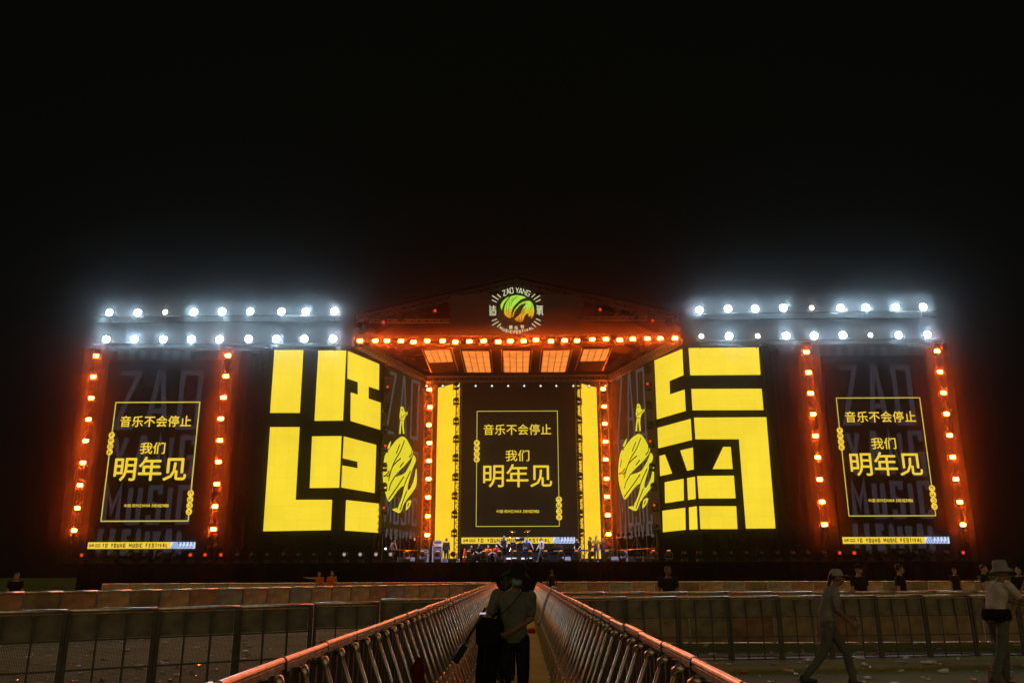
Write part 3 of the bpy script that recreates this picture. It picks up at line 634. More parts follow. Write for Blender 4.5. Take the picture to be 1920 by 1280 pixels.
for side, rows in (('l', LS), ('r', RS)):
    wn = 'left' if side == 'l' else 'right'
    for ri, row in enumerate(rows):
        a, c = P(row[0][0] - 14, row[0][1] + 4, YFL + 1.1), P(row[-1][0] + 14, row[-1][1] + 4, YFL + 1.1)
        t = thing('light_bar', '%s dark steel bar carrying white floodlights over the %s wing' % ('upper' if ri == 0 else 'lower', wn), 'light bar', a, 'bars of the white floodlights')
        b = MB(); b.tube(a - V((0, .9, .42)), c - V((0, .9, .42)), .035, 8); b.build('pipe', DARK_TRUSS, t); b = MB(); b.tube(a - V((0, .5, .75)), c - V((0, .5, .75)), .035, 8); b.build('pipe', DARK_TRUSS, t)
        for x, y in row[::2]:
            q = P(x, y, YFL); b = MB(); b.tube(q + V((0, .2, -.34)), q + V((0, .62, -.77)), .02, 6); b.build('strut', DARK_TRUSS, t)
        for i, (x, y) in enumerate(row):
            dim = (side, ri, i) in DIMS
            o = fl[dim] if dim not in used else copy_tree(fl[dim]); used.add(dim)
            o.location = P(x, y, YFL); o.rotation_euler = (0, 0, .02 * ((i * 7 + ri * 3) % 5 - 2))
            tag(o, '%s white floodlight, %s from the left in the %s row over the %s wing' % ('small weak' if dim else 'bright', nth(i), 'upper' if ri == 0 else 'lower', wn), 'floodlight', 'white floodlights above the wings')
def make_strobe():
    t = thing('strobe_lamp', '', 'strobe lamp')
    b = MB(); b.box((0, .13, 0), (.52, .22, .34)); b.box((0, .27, 0), (.36, .08, .22)); b.build('housing', BLACK_METAL, t)
    b = MB(); b.poly([(-.12, -.002, -.098), (.12, -.002, -.098), (.17, -.002, -.055), (.17, -.002, .055), (.12, -.002, .098), (-.12, -.002, .098), (-.17, -.002, .055), (-.17, -.002, -.055)]); b.build('lens', STROBE, t)
    b = MB(); b.path([(-.30, .14, .1), (-.30, .14, -.26), (.30, .14, -.26), (.30, .14, .1)], .02, 6); b.build('bracket', BLACK_METAL, t)
    b = MB()
    for sx, sy, a, c in ((0, .125, .42, .05), (0, -.125, .42, .05), (.19, 0, .05, .20), (-.19, 0, .05, .20)): b.box((sx, .005, sy), (a, .03, c))
    b.build('lens_frame', BLACK_METAL, t)
    return t
stb = make_strobe(); su = False
def strobe(pos, label, group, rz=0):
    global su
    o = copy_tree(stb) if su else stb; su = True
    o.location = pos; o.rotation_euler = (0, 0, rz); tag(o, label, 'strobe lamp', group)
COLS = [('outer edge of left wing', [(180, 667), (175, 706), (171, 746), (166, 786), (160.5, 826), (155.5, 867), (150, 909), (145, 952), (139, 994)], 55.2),
        ('inner edge of left poster screen', [(427.5, 666.5), (423.5, 705), (419, 745), (414, 784.5), (412.5, 825), (409.5, 865.5), (406.5, 907), (403, 949), (400, 991.5)], 55.2),
        ('inner edge of right poster screen', [(1512, 660), (1516, 698), (1520, 737), (1524.5, 776), (1529, 817), (1533.5, 857), (1537, 898.5), (1541.5, 940.5), (1546, 983)], 55.2),
        ('outer edge of right wing', [(1757, 658), (1762.5, 697), (1769, 736), (1774.5, 775.5), (1780.5, 816), (1786.5, 856.5), (1792.5, 898), (1799.5, 940.5), (1805.5, 983)], 55.2),
        ('tower left of stage opening', [(805, 730), (806, 763), (804, 796.4), (805, 830), (804.5, 863.5), (803.5, 897.5), (802.5, 932), (802, 967), (801, 1002.5)], 66.4),
        ('tower right of stage opening', [(1131, 729), (1133, 761.5), (1134, 794), (1135.5, 827.5), (1136, 861), (1137.5, 897), (1138, 930.5), (1139.5, 965.5), (1141, 1001)], 66.4)]
for ci, (nm, pts, Y) in enumerate(COLS):
    for i, (x, y) in enumerate(pts):
        strobe(P(x, y, Y), 'orange lamp, %s from the top, column on the %s' % (nth(i), nm), 'orange lamps in upright columns')
    if ci < 4:
        a, c = P(pts[0][0], pts[0][1] - 16, Y + .5), P(pts[-1][0], pts[-1][1], Y + .5)
        truss('truss_tower', 'dark lattice tower carrying orange lamps on the %s' % nm, (c.x, c.y, DECK + .04), (c.x, c.y, a.z), .4, .55, DARK_TRUSS, G_T, .03, .016, 'truss tower')
ROW = [(675, 638.6), (703.7, 638.6), (725.8, 638.8), (751.8, 639), (775.4, 641), (801, 639), (830, 639), (853.6, 641), (880, 640), (907, 639.4), (934, 640.7), (957, 639.4), (982, 639.2), (1005, 637), (1033, 639.4), (1059, 638), (1082, 638.6), (1110.6, 636), (1136, 635.6), (1162, 637.3), (1186.5, 635.4), (1214, 634.3), (1237.8, 634), (1265.6, 634)]
for i, (x, y) in enumerate(ROW):
    strobe(P(x, y, 54.4), 'orange lamp, %s from the left in the row along the front roof truss' % nth(i), 'orange lamps along the front roof truss')

SHELL, SHELL_DIM = mat('moving_head_shell', (.17, .17, .18), .4, .1, .15, 9), mat('moving_head_shaded_shell', (.018, .018, .019), .6, 0, .15, 9, 0, .2)  # dark copy of one shell, with the shade outside the wash painted in
def make_head(name, lens, top, shell=SHELL_DIM):
    t = thing(name, '', 'stage light')
    b = MB(); b.box((0, 0, .07), (.40, .34, .14)); b.box((0, -.172, .07), (.22, .006, .07)); b.build('base', BLACK_METAL, t)
    b = MB(); b.path([(-.20, 0, .16), (-.23, 0, .28), (-.23, 0, .52)], .035, 8); b.path([(.20, 0, .16), (.23, 0, .28), (.23, 0, .52)], .035, 8); b.box((0, 0, .17), (.44, .16, .06)); b.build('yoke', shell, t, False)
    b = MB(); b.lathe((0, .22, .48), (0, -1, 0), [(.05, 0), (.13, .03), (.17, .14), (.175, .34), (.165, .42)], 16); b.build('head', shell, t, True)
    b = MB(); b.lathe((0, -.199, .48), (0, -1, 0), [(.11, 0), (.10, .02), (.05, .035)], 14); b.build('lens', lens, t, True)
    if top:
        b = MB(); b.lathe((0, 0.0, .655), (0, 0, 1), [(.13, 0), (.11, .025), (.04, .045)], 12); b.build('painted_top_light', top, t, True)
    return t
HD = {'off': make_head('moving_head', HEAD_OFF, None), 'orange': make_head('moving_head', HEAD_OFF, HEAD_TOP_LIT, SHELL), 'red': make_head('moving_head', HEAD_RED, None), 'white': make_head('moving_head', HEAD_WHITE, None)}
hu = set()
def head(kind, pos, label, group, flip=False, rz=0, s=1.0):
    o = copy_tree(HD[kind]) if kind in hu else HD[kind]; hu.add(kind)
    o.location = pos; o.rotation_euler = (math.pi if flip else 0, 0, rz + (math.pi if flip else 0)); o.scale = (s, s, s); tag(o, label, 'stage light', group)
    return o
def edge_kind(x):
    if x < 210: return 'red' if x < 165 else 'off'
    for a, b_, k in ((355, 425, 'red'), (640, 745, 'white'), (745, 800, 'orange'), (800, 1150, 'orange'), (1215, 1260, 'orange'), (1560, 1620, 'red'), (1795, 1840, 'red')):
        if a <= x < b_: return k
    return 'off'
xs = [156 + 28.9 * i for i in range(58)]
for i, x in enumerate(xs):
    p = P(x, 1040, YS + .45); k = edge_kind(x); yo = 2.4 if 640 <= x < 660 else 0
    head(k, (p.x, YS + .45, DECK + .02), 'small stage light on the front stage edge, %s from the left' % nth(i), 'stage lights along the front edge of the stage', rz=.15 * math.sin(i * 2.1))
for nm, pts, Y in (('left edge of the central poster screen', [(855, 723.6), (855, 752), (855, 789), (855, 822.6), (854, 857.6), (853.5, 893.7), (852.5, 928.7), (852, 963.7), (851.5, 998.7)], 65.4),
                   ('right edge of the central poster screen', [(1085, 722), (1086, 752), (1086.5, 787), (1087, 822), (1087.5, 856), (1088, 892), (1088.5, 927), (1089.5, 963), (1090.5, 998)], 65.4),
                   ('slim tower by the left corner screen', [(725, 700), (725, 730), (722.6, 765), (721, 803.7), (720.5, 840), (720, 875.5), (720, 912.7), (718, 956), (717, 992)], 60.1),
                   ('slim tower by the right corner screen', [(1215, 693), (1216, 724), (1218, 760), (1220, 797), (1221, 831.6), (1223, 875.5), (1225.7, 912.8), (1228.6, 951), (1229, 990)], 60.1)):
    for i, (x, y) in enumerate(pts):
        p = P(x, y, Y); head('red' if (Y < 61 and i % 3 == 1) else 'off', p + V((0, 0, -.3)), 'dark stage light, %s from the top on the %s' % (nth(i), nm), 'stage lights hung on the towers', rz=(.5 if 'left' in nm else -.5), s=.95)
for nm, e in (('left', EL), ('right', ER)):
    for i in range(9):
        k = (i + .6) / 9.4; p = e + (PK - e) * k
        if 843 < 960 + (p.x - PK.x) * 27 < 1093: pass
        o = head('red' if i in (1, 4) else 'off', (p.x, 54.75, p.z - .32), 'dark stage light, %s from the eave under the %s gable truss' % (nth(i), nm), 'stage lights hung under the gable trusses', flip=True, rz=.3)
        if i in (2, 6):                        # the lamps that wash the musicians in cold light
            l = bpy.data.lights.new('wash_beam', 'SPOT'); l.energy = WASH_W; l.color = (.60, .62, 1.0); l.spot_size = math.radians(34); l.spot_blend = .6; l.shadow_soft_size = .12
            lo = bpy.data.objects.new('wash_beam', l); C.objects.link(lo); lo.parent = o
            src = V((p.x, 54.75 + .45, p.z - .32 - .75)); d = V((p.x * .55 - .3 * .45, 59.6, DECK)) - src
            M_ = Matrix.Translation(src) @ d.to_track_quat('-Z', 'Y').to_matrix().to_4x4()
            lo.matrix_local = (Matrix.Translation(V(o.location)) @ o.rotation_euler.to_matrix().to_4x4()).inverted() @ M_
# small white wash lamps over the central screen: they light the musicians
def make_pin():
    t = thing('wash_lamp', '', 'stage light')
    b = MB(); b.lathe((0, .12, 0), (0, -1, 0), [(.08, 0), (.11, .05), (.11, .26)], 12); b.build('housing', BLACK_METAL, t, True)
    b = MB(); b.poly([(0.062 * math.cos(2 * math.pi * k / 10), -.145, .062 * math.sin(2 * math.pi * k / 10)) for k in range(10)]); b.build('lens', PIN, t)
    b = MB(); b.path([(-.14, 0, 0), (-.14, 0, .2), (.14, 0, .2), (.14, 0, 0)], .015, 6); b.build('yoke', BLACK_METAL, t)
    return t
pin = make_pin()
for i, x in enumerate((800.5, 830.5, 860, 892, 922.5, 953, 983, 1013.5, 1043, 1075, 1104.5, 1135)):
    o = pin if i == 0 else copy_tree(pin)
    o.location = P(x, 724, 64.3); o.rotation_euler = (0, 0, 0)
    tag(o, 'tiny white wash lamp, %s from the left in the row above the central screen' % nth(i), 'stage light', 'tiny white lamps above the central screen')

# ------------------------------------------------------------------ haze
m = bpy.data.materials.new('night_haze'); m.use_nodes = True; nt = m.node_tree; nt.nodes.clear()
out = nt.nodes.new('ShaderNodeOutputMaterial'); pv = nt.nodes.new('ShaderNodeVolumePrincipled')
pv.inputs['Density'].default_value = HAZE_D; pv.inputs['Anisotropy'].default_value = HAZE_G; pv.inputs['Color'].default_value = (.92, .92, .92, 1)
nt.links.new(pv.outputs[0], out.inputs['Volume']); m.cycles.homogeneous_volume = True
b = MB(); b.bbox((-70, -25, -1), (70, 110, 40)); o = b.build('haze', m); tag(o, kind='stuff'); o.display_type = 'WIRE'

# ------------------------------------------------------------------ people
def capsule(b, a, c, ra, rc, n=10):
    a, c = V(a), V(c); d = c - a; L = d.length
    if L < 1e-5: d = V((0, 0, 1)); L = 1e-4
    pr = [(ra * math.sin(k * math.pi / 8), -ra * math.cos(k * math.pi / 8)) for k in range(0, 5)] + [(rc * math.cos(k * math.pi / 8), L + rc * math.sin(k * math.pi / 8)) for k in range(0, 5)]
    b.lathe(a, d, pr, n)
def ellipsoid(b, c, r, n=14, m=9, R=None):
    c = V(c); R = R or Matrix.Identity(3); vs_ = []; fs = []
    for i in range(m + 1):
        t_ = math.pi * i / m; s_ = max(math.sin(t_), .02)
        vs_ += [c + R @ V((r[0] * s_ * math.cos(2 * math.pi * k / n), r[1] * s_ * math.sin(2 * math.pi * k / n), -r[2] * math.cos(t_))) for k in range(n)]
    for i in range(m):
        for k in range(n): fs.append((i * n + k, i * n + (k + 1) % n, (i + 1) * n + (k + 1) % n, (i + 1) * n + k))
    fs.append(tuple(reversed(range(n)))); fs.append(tuple(range(m * n, m * n + n))); b.add(vs_, fs)
def loft(b, rings, right, n=16):
    right = V(right).normalized(); vs_ = []; fs = []
    for i, (c, rx, ry) in enumerate(rings):
        d = V(rings[min(i + 1, len(rings) - 1)][0]) - V(rings[max(i - 1, 0)][0]); d.normalize()
        fw = d.cross(right).normalized(); rt = fw.cross(d).normalized()
        vs_ += [V(c) + rt * rx * math.cos(2 * math.pi * k / n) + fw * ry * math.sin(2 * math.pi * k / n) for k in range(n)]
    for i in range(len(rings) - 1):
        for k in range(n): fs.append((i * n + k, i * n + (k + 1) % n, (i + 1) * n + (k + 1) % n, (i + 1) * n + k))
    fs.append(tuple(reversed(range(n)))); fs.append(tuple(range((len(rings) - 1) * n, len(rings) * n))); b.add(vs_, fs)
from mathutils import noise as NZ
def merge(b, name, m, parent, vox, it=6, wrinkle=0.0):      # closed overlapping shapes -> one continuous skin
    o = b.build('tmp', m); md = o.modifiers.new('r', 'REMESH'); md.mode = 'VOXEL'; md.voxel_size = vox; md.use_smooth_shade = True
    sm = o.modifiers.new('s', 'SMOOTH'); sm.factor = .5; sm.iterations = it
    me = bpy.data.meshes.new_from_object(o.evaluated_get(bpy.context.evaluated_depsgraph_get())); me.name = name
    if wrinkle:                                # cloth folds, mostly running across the pull of the cloth
        for v_, nn in zip(me.vertices, [V(q.vector) for q in me.vertex_normals]):
            p_ = v_.co; k_ = NZ.noise(V((p_.x * 9, p_.y * 9, p_.z * 5 + p_.x * 6))) + .6 * NZ.noise(V((p_.x * 22 + p_.z * 9, p_.y * 22, p_.z * 14)))
            v_.co = p_ + nn * (wrinkle * (k_ - abs(k_) * .6))
    old = o.data; bpy.data.objects.remove(o); bpy.data.meshes.remove(old)
    me.materials.clear(); me.materials.append(m); me.polygons.foreach_set('use_smooth', [True] * len(me.polygons))
    q = bpy.data.objects.new(name, me); C.objects.link(q); q.parent = parent; return q
STAND = dict(pelvis=(0, 0, .93), waist=(0, 0, 1.08), chest=(0, .01, 1.27), neck=(0, .015, 1.45), head=(0, -.01, 1.575),
             sh_l=(.175, .01, 1.39), el_l=(.225, .03, 1.12), wr_l=(.235, -.04, .88), sh_r=(-.175, .01, 1.39), el_r=(-.225, .03, 1.12), wr_r=(-.235, -.04, .88),
             hip_l=(.09, 0, .90), kn_l=(.10, -.02, .49), an_l=(.11, .03, .08), hip_r=(-.09, 0, .90), kn_r=(-.10, -.02, .49), an_r=(-.11, .03, .08))
def shift(d, keys, off): 
    for k in keys: d[k] = tuple(V(d[k]) + V(off))
UP = ['waist', 'chest', 'neck', 'head', 'sh_l', 'sh_r', 'el_l', 'el_r', 'wr_l', 'wr_r']
def pose(**k): d = dict(STAND); d.update(k); return d
SIT = pose(**{}); shift(SIT, UP + ['pelvis', 'hip_l', 'hip_r'], (0, 0, -.45))
SIT.update(kn_l=(.13, -.42, .47), an_l=(.12, -.36, .08), kn_r=(-.13, -.42, .47), an_r=(-.12, -.36, .08), el_l=(.23, -.12, .70), wr_l=(.05, -.36, .60), el_r=(-.23, -.12, .70), wr_r=(-.05, -.36, .60), chest=(0, -.06, .82), neck=(0, -.12, .99), head=(0, -.17, 1.11), sh_l=(.175, -.10, .93), sh_r=(-.175, -.10, .93))
GUITAR = pose(el_l=(.33, -.03, 1.15), wr_l=(.36, -.25, 1.22), el_r=(-.28, .02, 1.13), wr_r=(-.03, -.22, 1.03), head=(.02, -.05, 1.56))
LEAN = pose(chest=(0, -.16, 1.24), waist=(0, -.06, 1.07), neck=(0, -.27, 1.39), head=(0, -.36, 1.48), sh_l=(.175, -.24, 1.33), sh_r=(-.175, -.24, 1.33), el_l=(.22, -.32, 1.07), wr_l=(.14, -.50, .94), el_r=(-.22, -.32, 1.07), wr_r=(-.14, -.50, .94))
WALK = pose(kn_l=(.09, -.2, .50), an_l=(.09, -.28, .10), kn_r=(-.09, .02, .49), an_r=(-.09, .30, .14), el_l=(.22, .10, 1.14), wr_l=(.22, .06, .90), el_r=(-.22, -.06, 1.14), wr_r=(-.2, -.20, .94))
POINT = pose(el_r=(-.42, -.05, 1.38), wr_r=(-.66, -.10, 1.42))
SKIN = mat('skin', (.42, .25, .17), .55, 0, .12, 9)
SHADED_SKIN = mat('shaded_skin', (.22, .13, .085), .55, 0, .12, 9)  # darker skin copy; silhouette shade is put into its colour
HAIR = mat('black_hair', (.012, .010, .009), .5, 0, .3, 60, .3)
def fab(name, col): return mat('cloth_' + name, col, .88, 0, .22, 7, .35, .2)
TEE_BLACK, TEE_WHITE, TEE_RED, TEE_BLUE, TEE_YELLOW, TEE_GREY, TEE_PINK = fab('black', (.018, .018, .020)), fab('white', (.62, .58, .58)), fab('red', (.55, .03, .03)), fab('blue', (.20, .30, .55)), fab('yellow', (.75, .45, .02)), fab('grey', (.14, .145, .125)), fab('pink', (.55, .38, .38))
TROU_BLACK, JEANS, TROU_PALE, TROU_GREY = fab('trousers_black', (.012, .012, .013)), fab('jeans', (.10, .15, .36)), fab('trousers_pale', (.11, .115, .10)), fab('trousers_grey', (.07, .07, .075))
SHOE_W, SHOE_B = mat('shoe_white', (.6, .6, .62), .5), mat('shoe_black', (.02, .02, .02), .5)
MASKM = mat('face_mask', (.22, .46, .48), .8, 0, .1, 20); ORANGE_LIT_T = fab('orange', (.75, .16, .02))  # orange lamp light on tops and a lid is painted as cloth colour
def hand(b, wr, d, palm, thumb, s=1.0, curl=.5):
    d, palm = V(d).normalized(), V(palm); palm = (palm - palm.dot(d) * d).normalized(); sd = d.cross(palm).normalized() * thumb; wr = V(wr)
    loft(b, [(wr - d * .02, .026 * s, .020 * s), (wr + d * .03 * s, .036 * s, .017 * s), (wr + d * .085 * s, .040 * s, .014 * s), (wr + d * .095 * s, .034 * s, .010 * s)], sd, 10)
    for k, (o, L) in enumerate(((.030, .068), (.011, .078), (-.009, .072), (-.028, .056))):
        p0 = wr + d * .082 * s + sd * o * s; c1 = (d + palm * curl * (.9 + .1 * k)).normalized(); c2 = (d * (1 - curl) + palm * (curl + .35)).normalized(); c3 = (d * (.6 - curl) + palm * (curl + .6)).normalized()
        p1 = p0 + c1 * L * .45 * s; p2 = p1 + c2 * L * .32 * s; p3 = p2 + c3 * L * .25 * s
        b.path([p0, p1, p2, p3], [.0095 * s, .009 * s, .008 * s, .0065 * s], 7)
    t0 = wr + d * .028 * s + sd * .032 * s; t1 = t0 + (d * .6 + sd * .8).normalized() * .036 * s; t2 = t1 + (d * .85 + sd * .15 + palm * .45).normalized() * .032 * s
    b.path([t0, t1, t2], [.012 * s, .010 * s, .008 * s], 7)
def person(label, loc, rz=0, h=1.72, J=STAND, shirt=TEE_BLACK, trou=TROU_BLACK, skin=SKIN, shoe=SHOE_B, hair='short', hat=None, mask=False, sleeve=.55, shorts=False, vox=.016, group=None, yaw=0.0, fem=False):
    J = {k: V(v) for k, v in J.items()}; t = thing('person', label, 'person', loc, group)
    R = J['sh_l'] - J['sh_r']; RH = J['hip_l'] - J['hip_r']; hd = J['head']
    Rh = Matrix.Rotation(yaw, 3, 'Z')
    b = MB()
    rings = lambda e, wx=1.0: [(J['pelvis'] - (J['waist'] - J['pelvis']) * .55, .10 + e, .075 + e), (J['pelvis'], .150 * wx + e, .100 + e), (J['waist'], .128 * wx + e, .090 + e), (J['chest'], .155 + e, .105 + e), (J['chest'].lerp(J['neck'], .55), .155 + e, .090 + e), (J['chest'].lerp(J['neck'], .85), .095 + e, .068 + e)]
    loft(b, rings(0) + [(J['neck'].lerp(J['chest'], .02), .058, .056)], R)
    capsule(b, J['neck'] - V((0, 0, .03)), hd - V((0, -.01, .06)), .053, .050)
    for s in 'lr':
        sg = 1 if s == 'l' else -1
        capsule(b, J['sh_' + s], J['el_' + s], .050, .038); capsule(b, J['el_' + s], J['wr_' + s], .039, .026)
        capsule(b, J['hip_' + s], J['kn_' + s], .082, .055); capsule(b, J['kn_' + s], J['an_' + s], .054, .036)
        f = V((0, -1, 0)); capsule(b, J['an_' + s] + V((0, .03, -.04)), J['an_' + s] + f * .15 + V((0, 0, -.05)), .036, .030)
    ellipsoid(b, hd + V((0, .012, .025)), (.075, .093, .092)); ellipsoid(b, hd + Rh @ V((0, -.028, -.045)), (.056, .062, .062))
    capsule(b, hd + Rh @ V((0, -.088, .005)), hd + Rh @ V((0, -.108, -.025)), .009, .014, 8)
    capsule(b, hd + Rh @ V((-.02, -.088, -.062)), hd + Rh @ V((.02, -.088, -.062)), .009, .009, 8)
    for s in (-1, 1): ellipsoid(b, hd + Rh @ V((s * .078, .01, -.008)), (.012, .02, .032), 8, 6)
    for s in 'lr':
        d = J['wr_' + s] - J['el_' + s]; sg = 1 if s == 'l' else -1
        pn = V((-sg, 0, 0)) if abs(d.normalized().x) < .7 else V((0, 0, -1)) if abs(d.normalized().z) < .7 else V((0, -1, 0))
        hand(b, J['wr_' + s], d, pn, 1 if (d.normalized().cross(pn)).dot(V((0, -1, .2))) > 0 else -1)
    parts = []
    vb = min(vox, .014)
    parts.append(merge(b, 'body', skin, t, vb, 4))
    b = MB(); loft(b, rings(.018, 1.05), R)
    for s in 'lr':
        e = J['sh_' + s].lerp(J['el_' + s], sleeve if sleeve <= 1 else 1); capsule(b, J['sh_' + s], e, .066, .060 if sleeve < 1 else .052)
        if sleeve > 1: capsule(b, J['el_' + s], J['el_' + s].lerp(J['wr_' + s], .93), .052, .040)
    if sleeve <= 0: b = MB(); loft(b, rings(.018, 1.05), R)
    parts.append(merge(b, 'shirt', shirt, t, vox, 6, .012 if vox < .012 else .006))
    b = MB(); up = (J['waist'] - J['pelvis'])
    loft(b, [(J['pelvis'] - up * .6, .12, .095), (J['pelvis'], .163, .112), (J['pelvis'] + up * .55, .143, .104)], RH if RH.length > .01 else R)
    for s in 'lr':
        kn = J['kn_' + s]; capsule(b, J['hip_' + s] + V((0, 0, .01)), kn if not shorts else J['hip_' + s].lerp(kn, .9), .096, .072 if not shorts else .085)
        if not shorts: capsule(b, kn, J['an_' + s].lerp(kn, .04), .070, .056)
    parts.append(merge(b, 'trousers', trou, t, vox, 6, .012 if vox < .012 else .006))
    for s in 'lr':
        b = MB(); a = J['an_' + s]; capsule(b, a + V((0, .035, -.035)), a + V((0, -.14, -.045)), .048, .040); capsule(b, a + V((0, .03, .01)), a + V((0, .02, -.02)), .045, .05); parts.append(merge(b, 'shoe', shoe, t, vox))
    if hair:
        b = MB(); ellipsoid(b, hd + Rh @ V((0, .022, .042)), (.083, .092, .088))
        if hair == 'long': ellipsoid(b, hd + Rh @ V((0, .055, -.05)), (.082, .06, .15))
        if hair == 'tail': capsule(b, hd + Rh @ V((0, .10, .02)), hd + Rh @ V((0, .16, -.20)), .032, .018); 
        parts.append(merge(b, 'hair', HAIR, t, vox))
    if hat:
        kind, hm = hat; b = MB()
        if kind == 'bucket':
            Rt = Rh @ Matrix.Rotation(.1, 3, 'Y')
            prof = [(.165, -.025), (.168, -.018), (.13, .018), (.103, .035), (.100, .06), (.094, .125), (.075, .146), (.03, .152)]
            b.lathe(hd + V((0, .005, .025)), Rt @ V((.05, 0, 1)), prof, 22)
        else:
            b.lathe(hd + V((0, .008, .030)), (0, 0, 1), [(.094, 0), (.097, .02), (.090, .06), (.066, .092), (.03, .105)], 18)
            k = [hd + Rh @ V((.085 * math.sin(q), -.06 - .11 * math.cos(q), .036 - .01 * math.cos(q) ** 2)) for q in [(-1.2 + .3 * i) for i in range(9)]]
            b.prism(k, (0, 0, .008))
        parts.append(b.build('hat', hm, t, kind == 'bucket')); parts[-1].data.transform(Matrix.Translation(V(loc)))
    if mask:
        b = MB(); ellipsoid(b, hd + Rh @ V((0, -.040, -.042)), (.063, .068, .055), 18, 12); o = b.build('mask', MASKM, t, True); o.data.transform(Matrix.Translation(V(loc))); parts.append(o)
    for s in (-1, 1):
        b = MB(); ellipsoid(b, hd + Rh @ V((s * .030, -.073, .012)), (.012, .010, .008), 8, 6); o = b.build('eye', mat('eye', (.03, .025, .02), .15), t, True); o.data.transform(Matrix.Translation(V(loc))); parts.append(o)
    k = h / 1.72; t.scale = (k, k, k); t.rotation_euler = (0, 0, rz)
    return t
def gx(px, Y, py=1050): return P(px, py, Y).x
D2 = math.radians
# --- musicians and crew on the deck
YD = 59.5
def deckp(px, Y=YD): return (gx(px, Y), Y, DECK + .001)
CREW = 'musicians and crew on the stage'
person('person standing at the drum riser in black sleeveless top and shorts', deckp(944, 57.6), .35, 1.80, pose(el_r=(-.30, -.03, 1.13), wr_r=(-.2, -.25, .98), el_l=(.24, -.05, 1.12), wr_l=(.12, -.28, .96), head=(.02, -.06, 1.56)), fab('print', (.03, .03, .035)), TROU_BLACK, SKIN, SHOE_B, sleeve=0, shorts=True, group=CREW)
person('masked person in light blue shirt bending beside the black drum', deckp(988, 59.0), -.2, 1.74, pose(chest=(.02, -.08, 1.26), neck=(.03, -.14, 1.42), head=(.03, -.19, 1.53), sh_l=(.19, -.10, 1.37), sh_r=(-.15, -.10, 1.37), el_l=(.36, -.12, 1.16), wr_l=(.46, -.2, .95)), TEE_BLUE, TROU_BLACK, mask=True, sleeve=.8, group=CREW)
person('person in white jacket walking across the stage', deckp(1014.5, 58.2), -1.2, 1.66, WALK, TEE_WHITE, TROU_GREY, sleeve=1.5, group=CREW)
person('person in black tee seated with clasped hands at the stage front', deckp(898.5, 57.3), 0, 1.70, SIT, TEE_BLACK, TROU_BLACK, shoe=SHOE_W, group=CREW)
person('seated person with top tinted by orange light between the black and the red shirt', deckp(915.5, 60.5), 0, 1.72, SIT, ORANGE_LIT_T, TROU_BLACK, hair='long', group=CREW)
person('masked person in red shirt seated left of the drum riser', deckp(929.5, 60.0), .3, 1.74, SIT, TEE_RED, TROU_GREY, mask=True, group=CREW)
person('dark person crouching behind the orange striped cone', deckp(881.5, 60.4), .5, 1.70, SIT, TEE_BLACK, TROU_BLACK, hair='long', group=CREW)
person('dark person leaning over the keyboard near the right truss tower', deckp(1086, 60.2), -.4, 1.74, LEAN, TEE_BLACK, TROU_BLACK, group=CREW)
person('dark haired guitarist in black facing the yellow hoodie', deckp(1106.5, 59.2), 1.2, 1.78, GUITAR, TEE_BLACK, TROU_BLACK, sleeve=1.5, group=CREW)
person('person in yellow hoodie and blue jeans playing a guitar', deckp(1118.5, 57.9), -.5, 1.80, GUITAR, TEE_YELLOW, JEANS, shoe=SHOE_W, sleeve=1.5, group=CREW)
person('dark clothed person behind the yellow hoodie by the lamp tower', deckp(1131.5, 60.5), -.3, 1.74, STAND, TEE_BLACK, TROU_BLACK, sleeve=1.5, group=CREW)
person('dark figure standing before the left yellow strip by the amplifiers', deckp(836.5, 61.0), 2.9, 1.76, STAND, fab('brown', (.035, .020, .016)), TROU_BLACK, sleeve=1.5, group=CREW)
person('person in pale pink shirt with a white torch left of the stage', deckp(732, 60.0), .9, 1.72, LEAN, TEE_PINK, TROU_BLACK, group=CREW)

# --- instruments and equipment
PIPING = mat('white_piping', (.75, .75, .78), .4); GRILLE = mat('speaker_cloth', (.16, .15, .20), .85, 0, .2, 40, .2); TOLEX = mat('black_vinyl', (.03, .03, .034), .55, 0, .2, 30, .2)
CHROME = mat('chrome', (.8, .8, .82), .15, 1.0, .05, 9); BRONZE = mat('cymbal_bronze', (.75, .42, .12), .28, 1.0, .15, 12); WOODK = mat('drum_shell', (.05, .04, .05), .25, .1, .2, 8)
def cabinet(name, label, pos, w_, d_, h_, cat, frame=.045, rz=0.0):
    t = thing(name, label, cat, pos); x, y, z = pos
    b = MB(); b.bbox((x - w_ / 2, y - d_ / 2 + .03, z + .03), (x + w_ / 2, y + d_ / 2, z + h_)); b.build('cabinet', TOLEX, t)
    b = MB(); b.bbox((x - w_ / 2 + frame, y - d_ / 2 + .012, z + .03 + frame), (x + w_ / 2 - frame, y - d_ / 2 + .029, z + h_ - frame)); b.build('grille', GRILLE, t)
    b = MB(); f = y - d_ / 2
    for (x0, x1, z0, z1) in ((-w_ / 2, w_ / 2, .03, .03 + frame), (-w_ / 2, w_ / 2, h_ - frame, h_), (-w_ / 2, -w_ / 2 + frame, .03 + frame, h_ - frame), (w_ / 2 - frame, w_ / 2, .03 + frame, h_ - frame)):
        b.bbox((x + x0, f, z + z0), (x + x1, f + .03, z + z1))
    b.build('front_frame', PIPING, t); b = MB()
    b.path([(x - .12, y, z + h_), (x - .1, y, z + h_ + .035), (x + .1, y, z + h_ + .035), (x + .12, y, z + h_)], .012, 6); b.build('handle', BLACK_METAL, t)
    for sx in (-1, 1): b = MB(); b.lathe((x + sx * w_ * .4, y, z), (0, 0, 1), [(.03, 0), (.025, .032)], 8); b.build('foot', BLACK_METAL, t)
    return t
YA = 58.2; s_ = 1 / 27.9
